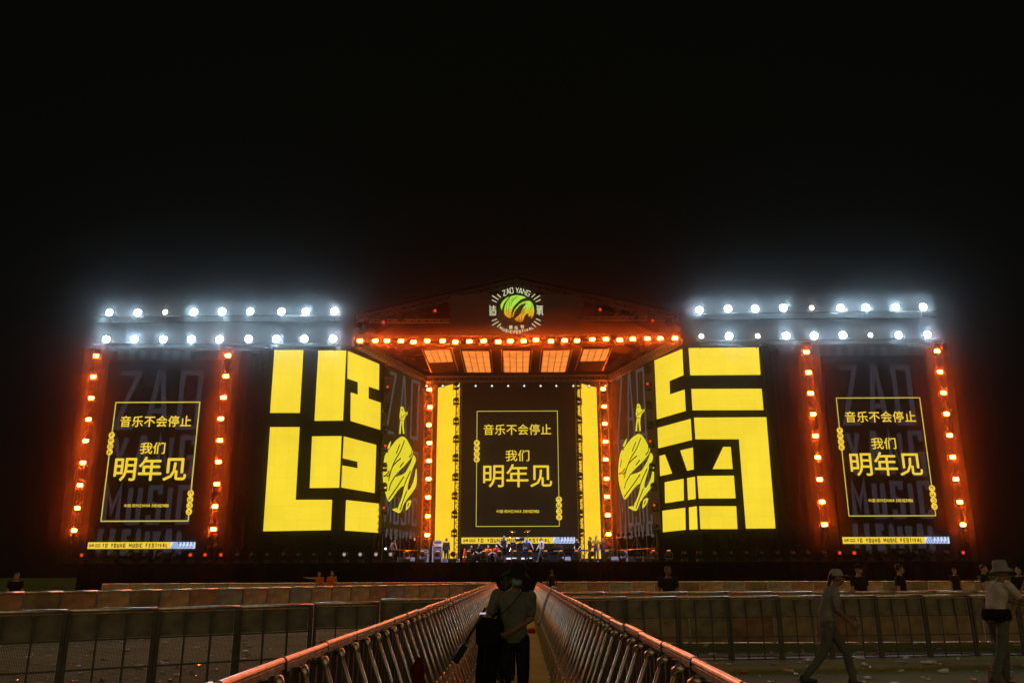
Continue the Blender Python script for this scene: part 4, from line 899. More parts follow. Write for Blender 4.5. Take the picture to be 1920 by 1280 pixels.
ax = gx(820, YA); cabinet('speaker_cabinet', 'tall pale framed speaker cabinet left of the stage centre', (ax, YA, DECK), .68, .4, 1.12, 'amplifier')
cabinet('amplifier_head', 'amplifier head standing on the tall pale framed speaker cabinet', (ax, YA, DECK + 1.16), .56, .3, .30, 'amplifier', .035)
ax = gx(795.5, YA); cabinet('speaker_cabinet', 'low pale framed speaker cabinet left of the tall one', (ax, YA, DECK), .58, .4, .60, 'amplifier')
cabinet('amplifier_head', 'grey amplifier on the low speaker cabinet', (ax + .02, YA, DECK + .64), .48, .3, .24, 'amplifier', .03)
cabinet('flight_case', 'small pale edged case on the deck beside the tall cabinet', (gx(834, 57.4), 57.4, DECK), .42, .35, .22, 'case', .035)
cabinet('flight_case', 'wide pale edged case below the left truss tower', (gx(854, 57.4), 57.4, DECK), .60, .4, .25, 'case', .04)
cabinet('speaker_cabinet', 'pale framed open cabinet right of the second keyboard', (gx(1169.5, YA), YA, DECK), .44, .4, .74, 'amplifier', .06)
def wedge(label, px, Y):
    x = gx(px, Y); t = thing('wedge_monitor', label, 'monitor', (x, Y, DECK))
    pf = [(-.0, 0), (.42, 0), (.42, .28), (.30, .36), (0, .10)]
    b = MB(); b.prism([(x - .28, Y - .2 + c, DECK + d) for c, d in pf], (.56, 0, 0)); b.build('cabinet', TOLEX, t)
    b = MB(); n = V((0, -.26, .30)).normalized(); p = [V((x - .25, Y - .2 + .02, DECK + .125)), V((x + .25, Y - .2 + .02, DECK + .125)), V((x + .25, Y - .2 + .28, DECK + .35)), V((x - .25, Y - .2 + .28, DECK + .35))]
    b.prism([q + n * .012 for q in p], n * .012); b.build('grille', mat('steel_grille', (.05, .05, .055), .6, .3, .2, 50), t)
wedge('black wedge monitor on the stage floor right of the walking person', 1062, 57.3)
wedge('black wedge monitor beside the second keyboard stand', 1152, 57.3)
wedge('black wedge monitor near the left wing of the stage floor', 770, 57.4)
# drum riser and kit
xr0, xr1 = gx(938, 61), gx(1008, 61); RZ = DECK + .75; xc = (xr0 + xr1) / 2
t = thing('drum_riser', 'black drum riser with two white light bars along its front', 'riser', (xc, 60.6, DECK))
b = MB(); b.bbox((xr0, 59.9, DECK), (xr1, 62.4, RZ)); b.build('platform', BLACK_CLOTH, t)
for xa, xb in ((949.5, 968.5), (977.5, 997.5)):
    b = MB(); b.bbox((gx(xa, 59.8), 59.82, DECK + .25), (gx(xb, 59.8), 59.89, DECK + .36)); b.build('light_bar', emit('light_bar', (.9, .88, 1.0), 1.1, False), t)
t = thing('drum_kit', 'dark drum kit with bronze cymbals on the riser', 'drum kit', (xc, 61, RZ)); xk = gx(975.5, 61)
def drum(px, z, r, d, ax, nm, head_):
    x = gx(px, 61); b = MB(); b.lathe((x, 61, z), ax, [(r, 0), (r, d)], 20); o = b.build(nm, WOODK, t, False)
    b = MB(); b.lathe(V((x, 61, z)) + V(ax).normalized() * d, ax, [(r + .012, -.03), (r + .012, .012), (r - .012, .014), (r - .012, -.03)], 20); b.build('hoop', CHROME, o)
    b = MB(); b.lathe(V((x, 61, z)) + V(ax).normalized() * (d + .001), ax, [(r * .97, 0), (r * .9, .006)], 20); b.build('drum_head', head_, o)
DH = mat('drum_skin_black', (.005, .005, .005), .9, 0, .2, 6, 0, .1); DW = mat('drum_skin_white', (.7, .68, .66), .5)
drum(976, RZ + .34, .31, .42, (0, -1, 0), 'bass_drum', DH); drum(979, RZ + .80, .17, .22, (0, -.25, 1), 'tom_drum', BRONZE); drum(971, RZ + .78, .15, .2, (0, -.3, 1), 'tom_drum', DW); drum(962, RZ + .55, .18, .15, (0, -.1, 1), 'snare_drum', DW); drum(986, RZ + .28, .21, .38, (0, 0, 1), 'floor_tom', DW)
for px, zc, r, tl in ((961.5, 1.42, .26, .25), (989.5, 1.46, .25, -.2), (957, 1.05, .19, 0)):
    x = gx(px, 61.1); b = MB(); b.lathe((x, 61.1, RZ + zc), (tl, -.35, 1), [(r, 0), (r * .5, .02), (r * .2, .035), (.03, .05)], 20); b.build('cymbal', BRONZE, t, True)
    b = MB(); b.tube((x, 61.1, RZ), (x, 61.1, RZ + zc), .014, 6)
    for q in range(3): b.tube((x, 61.1, RZ + .3), (x + .2 * math.cos(q * 2.1), 61.1 + .2 * math.sin(q * 2.1), RZ), .01, 5)
    b.build('cymbal_stand', CHROME, t)
b = MB(); b.lathe((gx(968, 61.6), 61.6, RZ), (0, 0, 1), [(.12, 0), (.03, .04), (.03, .42), (.16, .44), (.17, .5), (.1, .52)], 14); b.build('stool', BLACK_METAL, t)
# black riser with a covered keyboard
xa, xb = gx(1022, 60.8), gx(1081, 60.8)
t = thing('stage_riser', 'low black riser right of the drums', 'riser', ((xa + xb) / 2, 61, DECK)); b = MB(); b.bbox((xa, 59.9, DECK), (xb, 62.2, DECK + .72)); b.build('platform', BLACK_CLOTH, t); b = MB(); b.bbox((xa - .01, 59.85, DECK + .72), (xb + .01, 62.2, DECK + .76)); b.build('top_edge', BLACK_METAL, t)
xm = gx(1047, 61); t = thing('covered_keyboard', 'rounded keyboard rig under a black cover on the low riser', 'keyboard', (xm, 61, DECK + .76)); b = MB(); ellipsoid(b, (xm, 61, DECK + 1.0), (.40, .3, .26)); ellipsoid(b, (xm + .2, 61, DECK + .92), (.24, .28, .16)); merge(b, 'cover', BLACK_CLOTH, None, .03); o = bpy.data.objects['cover']; o.data.transform(Matrix.Translation(-V((xm, 61, DECK + .76)))); o.parent = t
b = MB(); b.bbox((xm - .36, 60.62, DECK + .80), (xm + .3, 60.70, DECK + .86)); b.build('key_rail', CHROME, t)
def keyboard(px, Y, z, w_, label, lab2):
    x = gx(px, Y); t = thing('keyboard_stand', lab2, 'stand', (x, Y, DECK))
    for dy in (-.13, .13):
        b = MB(); b.tube((x - w_ * .38, Y + dy, DECK), (x + w_ * .3, Y + dy, DECK + z), .022, 8); b.tube((x + w_ * .38, Y + dy * 1.12, DECK), (x - w_ * .3, Y + dy * 1.12, DECK + z), .022, 8); b.build('cross_legs', ALU, t)
    t = thing('keyboard', label, 'keyboard', (x, Y, DECK + z)); b = MB(); b.bbox((x - w_ / 2, Y - .17, DECK + z + .02), (x + w_ / 2, Y + .17, DECK + z + .11)); b.build('body', TOLEX, t)
    b = MB(); n = 24
    for i in range(n): b.bbox((x - w_ * .46 + w_ * .92 * i / n, Y - .165, DECK + z + .112), (x - w_ * .46 + w_ * .92 * (i + .9) / n, Y - .03, DECK + z + .122))
    b.build('white_keys', mat('keys', (.7, .7, .72), .35), t)
keyboard(1094, 58.0, .72, .85, 'electronic keyboard on a silver cross stand at the stage front', 'silver cross stand under the keyboard at the stage front')
keyboard(1142, 58.4, .74, .75, 'second electronic keyboard right of the yellow hoodie', 'silver cross stand under the second keyboard')
def guitar(label, pos, rz, col):
    t = thing('electric_guitar', label, 'guitar', pos); b = MB()
    k = [(-.17, -.10), (-.20, 0), (-.16, .11), (-.06, .09), (.02, .13), (.09, .12), (.07, .05), (.09, 0), (.07, -.06), (.10, -.12), (.02, -.13), (-.06, -.08)]
    b.prism([V(pos) + V((c, -.02, d)) for c, d in k], (0, .045, 0)); b.build('body', mat('guitar_' + label.split()[0], col, .25), t)
    b = MB(); b.bbox(V(pos) + V((.06, -.03, -.025)), V(pos) + V((.62, -.005, .025))); b.build('neck', mat('guitar_neck', (.20, .09, .03), .4), t)
    b = MB(); b.prism([V(pos) + V(q) for q in ((.62, -.03, -.03), (.76, -.03, -.02), (.78, -.03, .06), (.62, -.03, .035))], (0, .02, 0)); b.build('headstock', mat('guitar_neck', (0, 0, 0)), t)
    t.rotation_euler = (0, -.6, rz)
p = deckp(1117.5, 57.6); guitar('brown electric guitar held by the person in yellow hoodie', (p[0], p[1] - .1, p[2] + 1.08), -.3, (.25, .07, .03))
p = deckp(1109, 58.9); guitar('black electric guitar held by the dark haired guitarist', (p[0], p[1] - .1, p[2] + 1.05), .2, (.03, .03, .03))
xk = gx(871, 57.5); t = thing('traffic_cone', 'red traffic cone with yellow band on the deck by the truss tower', 'cone', (xk, 57.5, DECK))
b = MB(); b.lathe((xk, 57.5, DECK + .03), (0, 0, 1), [(.20, 0), (.13, .3), (.05, .85), (.035, .88)], 16); b.build('cone', mat('cone_red', (.55, .03, .02), .5), t, True)
b = MB(); b.lathe((xk, 57.5, DECK + .27), (0, 0, 1), [(.146, 0), (.125, .14)], 16); b.build('band', mat('cone_band', (.6, .45, .05), .5), t, True); b = MB(); b.box((xk, 57.5, DECK + .015), (.46, .46, .03)); b.build('base', mat('cone_base', (.2, .03, .02), .6), t)
p = V(deckp(722.5, 59.6)) + V((0, 0, .98)); t = thing('torch', 'bright white torch in the hands of the pink shirted person', 'torch', p); b = MB(); b.tube(p + V((.3, 0, -.03)), p + V((.02, 0, 0)), .035, 8, .05); b.build('barrel', BLACK_METAL, t); b = MB(); ellipsoid(b, p, (.06, .06, .06), 10, 6); b.build('lens', emit('torch_lens', (1, .9, .8), 8, False), t)
t = thing('cable_trunk', 'orange lit jumble box left of the low speaker cabinet', 'case', (gx(762, 58.6), 58.6, DECK)); xq = gx(762, 58.6)
b = MB(); b.prism([(xq - .22, 58.4, DECK + .45), (xq + .2, 58.4, DECK + .25), (xq + .24, 58.4, DECK + .42), (xq - .18, 58.4, DECK + .75)], (0, .4, 0)); b.build('lid', ORANGE_LIT_T, t); b = MB(); b.bbox((xq - .3, 58.35, DECK), (xq + .3, 58.9, DECK + .24)); b.build('box', TOLEX, t)
for k, (px, nm) in enumerate(((752, 'long black flight case on the left wing floor'), (1190, 'black flight case right of the pale framed cabinet'), (1216, 'black flight case at the foot of the right scaffold'))):
    x = gx(px, 58.6); t = thing('flight_case', nm, 'case', (x, 58.9, DECK)); b = MB(); wd = (.5, .9, .7)[k]; b.bbox((x - wd / 2, 58.7, DECK + .05), (x + wd / 2, 59.2, DECK + .42)); b.build('box', TOLEX, t)
    b = MB(); 
    for sx in (-1, 1): b.bbox((x + sx * wd / 2 - .02, 58.685, DECK + .05), (x + sx * wd / 2 + .02, 58.72, DECK + .425))
    b.bbox((x - wd / 2, 58.685, DECK + .30), (x + wd / 2, 58.7, DECK + .32)); b.build('edging', ALU, t)

# ------------------------------------------------------------------ crowd barriers
def make_walk_barrier():                       # seen from its back: rail, ribbed sheet, two braces, foot plate; 1 m along x, braces towards +y
    t = thing('crowd_barrier', '', 'barrier')
    b = MB()
    b.path([(-.497, -.005, 1.165), (.497, -.005, 1.165)], .019, 12); b.prism([V((-.497, c, 1.15 + d)) for c, d in ((.013, -.022), (.013, .0), (-.018, .0), (-.018, -.022))], (.994, 0, 0)); b.build('top_rail', RAIL, t)
    b = MB(); b.path([(.472, -.005, 1.164), (.49, -.005, 1.164)], .023, 12); b.box((.481, -.003, 1.136), (.018, .042, .04)); b.build('joint_collar', BLACK_METAL, t)
    b = MB(); n = 20; zz_ = [(-.49 + .98 * i / n, .012 * (1 if i % 4 in (1, 2) else -1)) for i in range(n + 1)]
    b.add([(x, y, z) for x, y in zz_ for z in (.05, 1.11)], [(2 * i, 2 * i + 2, 2 * i + 3, 2 * i + 1) for i in range(n)]); b.build('ribbed_sheet', SHEET, t)
    for x in (-.25, .25):
        b = MB(); b.tube((x, .055, 1.07), (x, .45, .03), .0165, 8); o = b.build('brace', RAIL, t, True)
        b = MB(); b.path([(x - .06, .02, 1.095), (x - .035, .045, 1.105), (x, .056, 1.09), (x + .003, .063, 1.06)], [.016, .022, .025, .020], 8); b.build('clamp', RAIL, o, True)
        b = MB(); b.box((x, .345, .31), (.06, .05, .045)); b.build('bracket', RAIL, o)
    b = MB(); b.box((0, .21, .018), (.98, .50, .012)); 
    for i in range(6): b.lathe((-.42 + .167 * i, .445, .024), (0, 0, 1), [(.018, 0), (.014, .010), (.004, .014)], 6)
    b.build('foot_plate', ALU, t)
    return t
def mesh_mat():
    m = bpy.data.materials.new('perforated_mesh'); m.use_nodes = True; n, l = links(m); bs = n['Principled BSDF']; out_ = n['Material Output']
    bs.inputs['Base Color'].default_value = (.05, .05, .04, 1); bs.inputs['Metallic'].default_value = .4; bs.inputs['Roughness'].default_value = .5
    tcn = n.new('ShaderNodeTexCoord'); sp = n.new('ShaderNodeSeparateXYZ'); l.new(tcn.outputs['Object'], sp.inputs[0]); pr = []
    for ax in ('X', 'Z'):
        a = n.new('ShaderNodeMath'); a.operation = 'MULTIPLY'; a.inputs[1].default_value = 60; l.new(sp.outputs[ax], a.inputs[0])
        f = n.new('ShaderNodeMath'); f.operation = 'FRACT'; l.new(a.outputs[0], f.inputs[0])
        g_ = n.new('ShaderNodeMath'); g_.operation = 'GREATER_THAN'; g_.inputs[1].default_value = .18; l.new(f.outputs[0], g_.inputs[0]); pr.append(g_)
    mu = n.new('ShaderNodeMath'); mu.operation = 'MULTIPLY'; l.new(pr[0].outputs[0], mu.inputs[0]); l.new(pr[1].outputs[0], mu.inputs[1])
    tr = n.new('ShaderNodeBsdfTransparent'); mx = n.new('ShaderNodeMixShader'); l.new(mu.outputs[0], mx.inputs[0]); l.new(bs.outputs[0], mx.inputs[1]); l.new(tr.outputs[0], mx.inputs[2]); l.new(mx.outputs[0], out_.inputs['Surface'])
    return m
MESH = mesh_mat(); FRAME = mat('barrier_frame', (.085, .08, .058), .65, .1, .3, 6); SOLID = mat('barrier_upper_sheet', (.17, .155, .105), .65, .0, .4, 4, .1)
def make_mesh_barrier():                       # a framed barrier with a solid top strip and perforated lower field
    t = thing('crowd_barrier', '', 'barrier')
    b = MB(); b.path([(-.495, 0, 1.15), (.495, 0, 1.15)], .028, 8); b.build('top_rail', RAIL, t, True)
    for x in (-.475, .475): b = MB(); b.box((x, 0, .56), (.045, .05, 1.12)); b.build('post', FRAME, t)
    b = MB()
    for x in (-.16, .16): b.box((x, .004, .55), (.022, .02, 1.08))
    for z in (.06, .42, .78): b.box((0, .018, z), (.90, .02, .022))
    b.build('grid_bars', FRAME, t)
    b = MB(); b.box((0, .036, .95), (.90, .008, .31)); b.build('upper_sheet', SOLID, t)
    b = MB(); b.poly([(-.45, .036, .05), (.45, .036, .05), (.45, .036, .79), (-.45, .036, .79)]); b.build('perforated_sheet', MESH, t)
    b = MB(); b.box((0, .3, .012), (.9, .55, .012)); b.build('foot_plate', FRAME, t)
    return t
def make_panel_barrier(m, nm):                 # the flat front of a stage barrier
    t = thing('crowd_barrier', '', 'barrier')
    b = MB(); b.path([(-.497, 0, 1.15), (.497, 0, 1.15)], .034, 8); b.build('top_rail', RAIL, t, True)
    b = MB(); b.box((0, .02, .57), (.97, .02, 1.08)); b.build('front_panel', m, t)
    for x in (-.488, .488): b = MB(); b.box((x, .02, .56), (.022, .045, 1.10)); b.build('edge_post', ALU, t)
    b = MB(); b.box((0, .35, .95), (.9, .10, .02)); b.box((0, .45, .012), (.95, .9, .012)); 
    b.build('rear_step', ALU, t)
    for x in (-.3, .3): b = MB(); b.tube((x, .04, 1.0), (x, .85, .04), .02, 6); b.build('brace', ALU, t)
    return t
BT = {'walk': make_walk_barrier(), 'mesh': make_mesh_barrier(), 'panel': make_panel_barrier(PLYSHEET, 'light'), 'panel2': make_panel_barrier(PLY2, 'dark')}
bu = set(); wob = random.Random(5)
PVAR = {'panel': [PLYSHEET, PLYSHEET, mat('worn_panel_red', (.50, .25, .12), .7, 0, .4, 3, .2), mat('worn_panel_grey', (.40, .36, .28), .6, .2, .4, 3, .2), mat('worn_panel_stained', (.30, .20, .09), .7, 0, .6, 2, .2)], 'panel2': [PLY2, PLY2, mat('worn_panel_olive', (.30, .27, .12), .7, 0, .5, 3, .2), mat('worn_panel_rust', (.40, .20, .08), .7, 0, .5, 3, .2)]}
def barrier(kind, p, q, label, group, flip=False, step=1.0):
    p, q = V((p.x, p.y, 0)), V((q.x, q.y, 0)); L = (q - p).length; n = max(1, round(L / step)); d = (q - p).normalized(); rz = math.atan2(d.y, d.x)
    for i in range(n):
        o = copy_tree(BT[kind]) if kind in bu else BT[kind]; bu.add(kind)
        o.location = p + d * (L * (i + .5) / n); o.rotation_euler = (0, 0, rz + (math.pi if flip else 0)); s = L / n
        o.scale = (s, 1, 1)
        if kind == 'walk':                     # no two barriers stand quite in line
            o.location += V((wob.uniform(-.006, .006), 0, 0)); o.rotation_euler = (wob.uniform(-.006, .006), wob.uniform(-.003, .003), o.rotation_euler[2] + wob.uniform(-.007, .007)); o.scale = (s, 1, wob.uniform(.996, 1.004))
        else:
            o.rotation_euler = (wob.uniform(-.02, .02), wob.uniform(-.006, .006), o.rotation_euler[2] + wob.uniform(-.02, .02))
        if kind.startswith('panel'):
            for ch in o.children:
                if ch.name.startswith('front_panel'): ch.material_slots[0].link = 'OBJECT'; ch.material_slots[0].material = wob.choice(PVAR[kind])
        tag(o, label % nth(i), 'barrier', group)
XWL, XWR = PZ(600, 1202, 1.18).x * .95, PZ(1250, 1207.5, 1.18).x * .99
barrier('walk', V((XWL, 2.6, 0)), V((XWL - .1, 46.6, 0)), 'metal braced barrier, %s from the near end of the left walkway rail', 'barriers along the left side of the walkway', True)
barrier('walk', V((XWR, 2.6, 0)), V((XWR + .05, 46.6, 0)), 'metal braced barrier, %s from the near end of the right walkway rail', 'barriers along the right side of the walkway')
def rl(x, y): return PZ(x, y, 1.17)
barrier('mesh', rl(-60, 1146), rl(588, 1131.5), 'dark framed mesh barrier in the near left row, %s from the left', 'dark mesh barriers across the near left')
barrier('mesh', rl(714, 1122), V((XWL - .1, rl(714, 1122).y + .2, 0)), 'dark mesh barrier, short set-back row by the left walkway rail, %s from left', 'dark mesh barriers beside the left walkway rail')
barrier('mesh', rl(590, 1129), rl(712, 1127.5), 'dark mesh barrier joining the near left row to the set-back row, %s from the left', 'dark mesh barriers linking two rows')
barrier('mesh', V((XWR + .12, rl(1170, 1118.5).y, 0)), rl(1990, 1113), 'dark framed mesh barrier in the near right row, %s from the left', 'dark mesh barriers across the near right')
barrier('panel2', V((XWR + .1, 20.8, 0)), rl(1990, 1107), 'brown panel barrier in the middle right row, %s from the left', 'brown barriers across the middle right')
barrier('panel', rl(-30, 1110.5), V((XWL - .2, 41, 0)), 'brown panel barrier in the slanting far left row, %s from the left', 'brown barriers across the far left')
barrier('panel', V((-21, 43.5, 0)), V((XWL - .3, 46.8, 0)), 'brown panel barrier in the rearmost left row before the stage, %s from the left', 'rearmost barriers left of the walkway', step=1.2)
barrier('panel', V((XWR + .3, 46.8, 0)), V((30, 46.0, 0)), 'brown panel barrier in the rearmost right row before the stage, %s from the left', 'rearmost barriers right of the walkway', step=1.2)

# ------------------------------------------------------------------ people in front of the stage
GREY_HAT = fab('pale_hat', (.27, .27, .245)); BLACK_HAT = fab('black_hat', (.014, .014, .014)); GREY_CAP = fab('grey_cap', (.34, .33, .29)); SHIRT_PALE = fab('pale_shirt', (.50, .45, .40)); SHIRT_GREY = fab('pale_grey_shirt', (.22, .22, .195))
MX, MY = -.07, 10.0
FG = pose(pelvis=(0, 0, .92), el_l=(.20, .05, 1.12), wr_l=(-.03, -.20, .99), el_r=(-.29, .04, 1.14), wr_r=(-.29, -.09, .98), sh_l=(.195, .01, 1.37), sh_r=(-.195, .01, 1.39), head=(.035, -.03, 1.575), neck=(.01, .01, 1.45), kn_l=(.10, -.06, .49), an_l=(.11, .0, .08), kn_r=(-.10, -.02, .49), an_r=(-.12, .06, .09))
person('person in dark bucket hat, blue face mask and grey tee in the walkway', (MX, MY, 0), .0, 1.70, FG, TEE_GREY, TROU_BLACK, SHADED_SKIN, hat=('bucket', BLACK_HAT), mask=True, sleeve=.72, vox=.010)
b0 = V((MX, MY, 0))
t = thing('shoulder_bag', 'black shoulder bag at the hip of the person in the bucket hat', 'bag', b0 + V((-.29, -.12, .97)))
b = MB(); loft(b, [(b0 + V((-.28, -.10, .82)), .13, .07), (b0 + V((-.28, -.11, .86)), .155, .09), (b0 + V((-.27, -.11, 1.05)), .16, .09), (b0 + V((-.26, -.10, 1.12)), .13, .06)], (1, 0, 0)); merge(b, 'bag_body', BLACK_CLOTH, None, .012); o = bpy.data.objects['bag_body']; o.data.transform(Matrix.Translation(-WP[t.name])); o.parent = t
b = MB(); b.path([b0 + V(q) for q in ((-.20, -.15, 1.12), (-.10, -.155, 1.20), (.02, -.15, 1.31), (.10, -.10, 1.42), (.09, .03, 1.465), (.0, .12, 1.40), (-.15, .13, 1.2), (-.27, .02, 1.10))], .016, 6, 0, .35); b.build('strap', BLACK_CLOTH, t)
t = thing('tripod_bag', 'long black tripod bag hanging down at the side of the person in the hat', 'bag', b0 + V((-.33, -.02, .6)))
b = MB(); loft(b, [(b0 + V((-.36, .02, .06)), .05, .05), (b0 + V((-.35, .0, .12)), .105, .085), (b0 + V((-.31, -.02, .55)), .125, .095), (b0 + V((-.28, -.03, .90)), .12, .085), (b0 + V((-.27, -.03, .98)), .06, .05)], (1, 0, 0)); merge(b, 'bag_body', BLACK_CLOTH, None, .014); o = [q for q in bpy.data.objects if q.name.startswith('bag_body') and q.parent is None][0]; o.data.transform(Matrix.Translation(-WP[t.name])); o.parent = t
b = MB(); b.path([b0 + V((-.335, -.12, .55)), b0 + V((-.325, -.125, .72)), b0 + V((-.315, -.125, .82))], .012, 6, 0, .4); b.build('zip', CHROME, t)
hp = P(902, 1154, 9.8); ep = P(853, 1238, 9.7)
t = thing('camera_stick', 'black camera stick pointing down from the arm of the person in the hat', 'camera stick', hp)
b = MB(); mid = hp.lerp(ep, .62); b.path([hp + (hp - ep).normalized() * .1, hp.lerp(ep, .2), mid], [.017, .015, .012], 8); b.build('pole', BLACK_METAL, t, True)
b = MB(); d = (ep - hp).normalized(); X_, Y_, Z_ = basis(d); M_ = Matrix((X_, Y_, Z_)).transposed(); b.box(hp.lerp(ep, .84), (.085, .075, .20), 0, 0, M_); b.build('camera_body', BLACK_METAL, t); b = MB(); b.lathe(hp.lerp(ep, .84) - Y_ * .03, X_, [(.036, .03), (.034, .10), (.028, .105)], 14); b.build('lens', HEAD_OFF, t)
b = MB(); b.tube(mid + X_ * .02, hp.lerp(ep, .72) - X_ * .085, .009, 6); b.tube(mid, mid - X_ * .07 - Z_ * .03, .012, 6); b.build('side_arm', BLACK_METAL, t); b = MB(); b.box(hp + V((.02, -.06, .03)), (.07, .012, .018), .5); b.build('display', emit('lit_display', (.6, .65, .7), .9, False), t)
def at_ground(px, D): return ((px - 975) * D * .9636 / F, D, 0)
person('dark figure standing close behind the person in the bucket hat', at_ground(948, 14.0), 3.14, 1.61, STAND, TEE_BLACK, TROU_BLACK, SHADED_SKIN, hair='long', hat=('cap', BLACK_HAT))
person('dark figure standing with back to us at the right stage front', at_ground(1034.5, 45.5), 3.0, 2.02 * .9, STAND, TEE_BLACK, TROU_BLACK, SHADED_SKIN)
person('guard in black tee behind the middle right barrier, nearest the walkway', at_ground(1252, 21.8), .1, 1.80, STAND, TEE_BLACK, TROU_BLACK, SHADED_SKIN)
person('guard in black tee and flat cap beside the cap wearing sweeper', at_ground(1608, 21.5), .4, 1.83, STAND, TEE_BLACK, TROU_BLACK, SKIN, hat=('cap', BLACK_HAT))
person('guard in black tee with turned head between capped guard and small far figure', at_ground(1684, 21.6), 1.0, 1.84, STAND, TEE_BLACK, TROU_BLACK, SKIN, yaw=.5)
person('small dark figure far behind the right barriers under the right poster screen', at_ground(1786, 36), .2, 1.80, STAND, TEE_BLACK, TROU_BLACK, SKIN)
person('dark figure with lit face just left of the sweeper in the bucket hat', at_ground(1841, 27), .9, 1.86, STAND, TEE_BLACK, TROU_BLACK, SKIN)
person('dark figure at the far right edge behind the sweeper in the bucket hat', at_ground(1905, 27.5), -.4, 1.78, STAND, TEE_BLACK, TROU_BLACK, SKIN)
person('person lit orange pointing to the left behind the far left barriers', at_ground(598, 44.5), .0, 1.74, POINT, ORANGE_LIT_T, TROU_BLACK, SKIN)
person('person lit orange standing beside the pointing one behind the far left barriers', at_ground(622, 44.5), .2, 1.78, STAND, ORANGE_LIT_T, TROU_BLACK, SKIN)
person('dark figure at the far left edge behind the slanting barrier row', at_ground(27, 28), .3, 1.70, STAND, TEE_BLACK, TROU_BLACK, SKIN)
SW = pose(chest=(0, -.07, 1.26), neck=(0, -.13, 1.43), head=(0, -.20, 1.545), sh_l=(.175, -.10, 1.37), sh_r=(-.175, -.10, 1.37), el_l=(.20, -.30, 1.18), wr_l=(.10, -.52, 1.12), el_r=(-.22, -.26, 1.18), wr_r=(-.06, -.46, 1.16), kn_l=(.09, -.12, .49), an_l=(.09, -.08, .08), kn_r=(-.09, .08, .50), an_r=(-.09, .28, .11))
x, y, _ = at_ground(1852, 12.9)
person('sweeper in pale bucket hat, pale shirt and black waist pouch at the right edge', (x, y, 0), math.pi / 2 + .25, 1.78, SW, SHIRT_PALE, TROU_PALE, SHADED_SKIN, hat=('bucket', GREY_HAT), sleeve=.75, vox=.011)
t = thing('waist_pouch', 'black waist pouch round the sweeper in the bucket hat', 'bag', (x, y, 1.0)); b = MB(); loft(b, [((x, y, .93), .185, .175), ((x, y, .96), .20, .19), ((x, y, 1.06), .195, .185), ((x, y, 1.09), .175, .165)], (1, 0, 0)); b.build('belt', BLACK_CLOTH, t, True); b = MB(); ellipsoid(b, (x - .05, y - .18, 1.0), (.12, .06, .09)); b.build('pouch', BLACK_CLOTH, t, True)
t = thing('broom', 'broom held out by the sweeper in the bucket hat', 'broom', (x + .5, y, 1)); p0, p1 = P(1914, 1110, 12.9), P(1894, 1164, 12.9); d = (p1 - p0).normalized()
b = MB(); b.path([p0 - d * .35, p1, p1 + d * .75], .016, 8); b.build('handle', mat('broom_wood', (.30, .17, .08), .6), t, True); e = p1 + d * .75; b = MB(); b.prism([e + V((-.04, -.12, 0)), e + V((.04, -.12, 0)), e + V((.12, -.2, -.3)), e + V((-.14, -.2, -.3))], (0, .16, 0)); b.build('bristles', mat('bristles', (.18, .13, .05), .9), t)
x, y, _ = at_ground(1541, 12.9)
person('walking sweeper in pale cap with dark ponytail and pale shirt', (x, y, 0), math.pi / 2 - .1, 1.70, pose(**dict(SW, wr_l=(.15, -.38, .92), wr_r=(-.15, -.30, .90), el_l=(.22, -.14, 1.10), el_r=(-.22, -.10, 1.10), kn_l=(.09, -.25, .50), an_l=(.09, -.30, .10), kn_r=(-.09, .12, .50), an_r=(-.09, .42, .16))), SHIRT_GREY, TROU_PALE, SHADED_SKIN, hat=('cap', GREY_CAP), hair='tail', sleeve=.75, vox=.011)

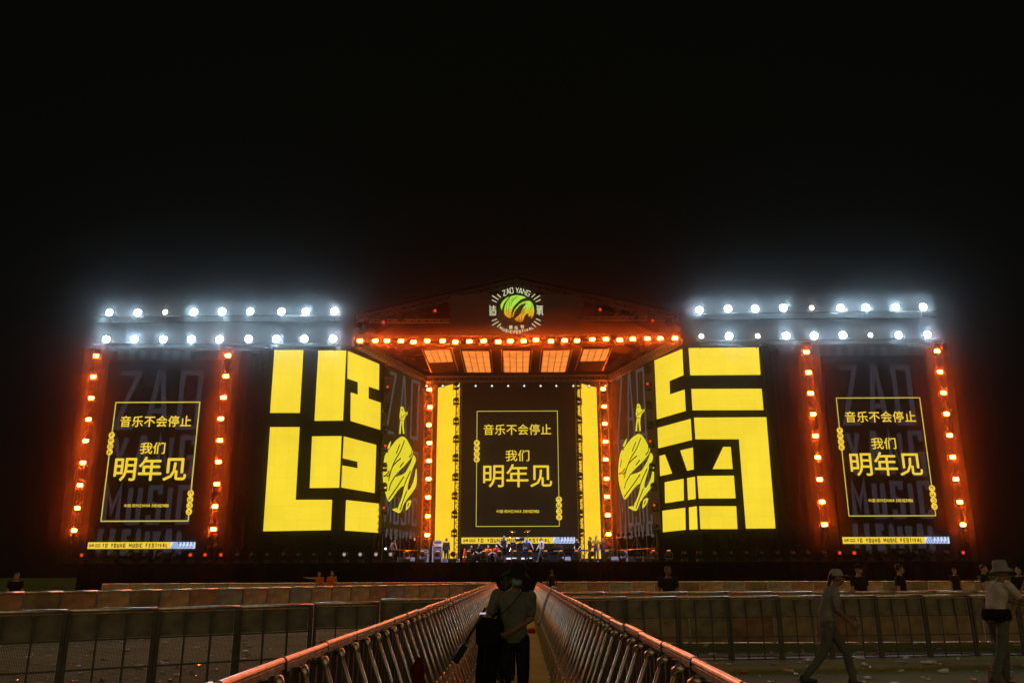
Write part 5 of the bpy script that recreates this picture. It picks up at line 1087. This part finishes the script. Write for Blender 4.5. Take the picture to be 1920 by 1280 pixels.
# ------------------------------------------------------------------ odds and ends on the ground
q = P(785, 1262, 7.6); t = thing('red_jacket', 'dark red jacket hung on a brace of the left walkway barriers', 'jacket', q); b = MB(); ellipsoid(b, q + V((0, 0, .02)), (.055, .08, .12)); ellipsoid(b, q + V((.01, 0, -.13)), (.07, .09, .12)); capsule(b, q + V((-.03, -.05, .05)), q + V((.0, -.10, -.2)), .035, .03); merge(b, 'fabric', fab('dark_red', (.10, .005, .007)), None, .012); o = bpy.data.objects['fabric']; o.data.transform(Matrix.Translation(-q)); o.parent = t
q = at_ground(995, 24.6); t = thing('paper_cup', 'red paper cup lying on the green matting', 'cup', q); b = MB(); b.lathe(V(q) + V((-.09, 0, .07)), (1, .3, 0), [(.055, 0), (.075, .2)], 14); b.build('cup', fab('cup_red', (.75, .03, .03)), t); b = MB(); b.lathe(V(q) + V((.1, .06, .07)), (1, .3, 0), [(.08, 0), (.08, .015)], 14); b.build('rim', PIPING, t)
a0, a1 = PZ(1036, 1102, 1.2), P(1011, 1167, PZ(1036, 1102, 1.2).y - 1.0)
t = thing('white_pipe', 'pale bent pipe leaning over the right walkway rail', 'pipe', a1); b = MB(); b.path([a0 + V((.12, 0, -.02)), a0 + V((.02, 0, .03)), a0 + V((-.1, -.05, -.08)), a0.lerp(a1, .5) + V((-.05, 0, -.02)), a1], .045, 8); b.build('tube', mat('pale_plastic', (.6, .55, .5), .5), t, True); b = MB(); b.tube(a1, a1 + (a1 - a0).normalized() * .05, .055, 8); b.build('end_cap', mat('grey_plastic', (.3, .28, .27), .5), t)
b = MB(); rnd = random.Random(11)
for i in range(5200):
    x = rnd.uniform(-15, 15); y = 8.5 + 30 * rnd.random() ** 1.7
    if -1.5 < x < 1.2: continue
    s = rnd.choice((.008, .012, .018, .026, .05)) * rnd.uniform(.7, 1.3); k = rnd.choice((0, 0, 0, 1, 2, 2, 2, 2)); a = rnd.uniform(0, 3.14)
    if rnd.random() < .5: b.tube((x, y, s * .5), (x + 2.6 * s * math.cos(a), y + 2.6 * s * math.sin(a), s * .5), s * .5, 6, s * .4, k)
    else: b.box((x, y, .015 + s * .3), (s * 2.2, s * 1.6, s * .5), a, k)
tag(b.build('litter', [mat('litter_pale', (.8, .8, .8), .35), mat('litter_orange', (.6, .16, .05), .4), mat('litter_foil', (.9, .9, .95), .2, 1.0)]), 'small bottles and scraps of paper strewn over the ground', 'litter', None, 'stuff')
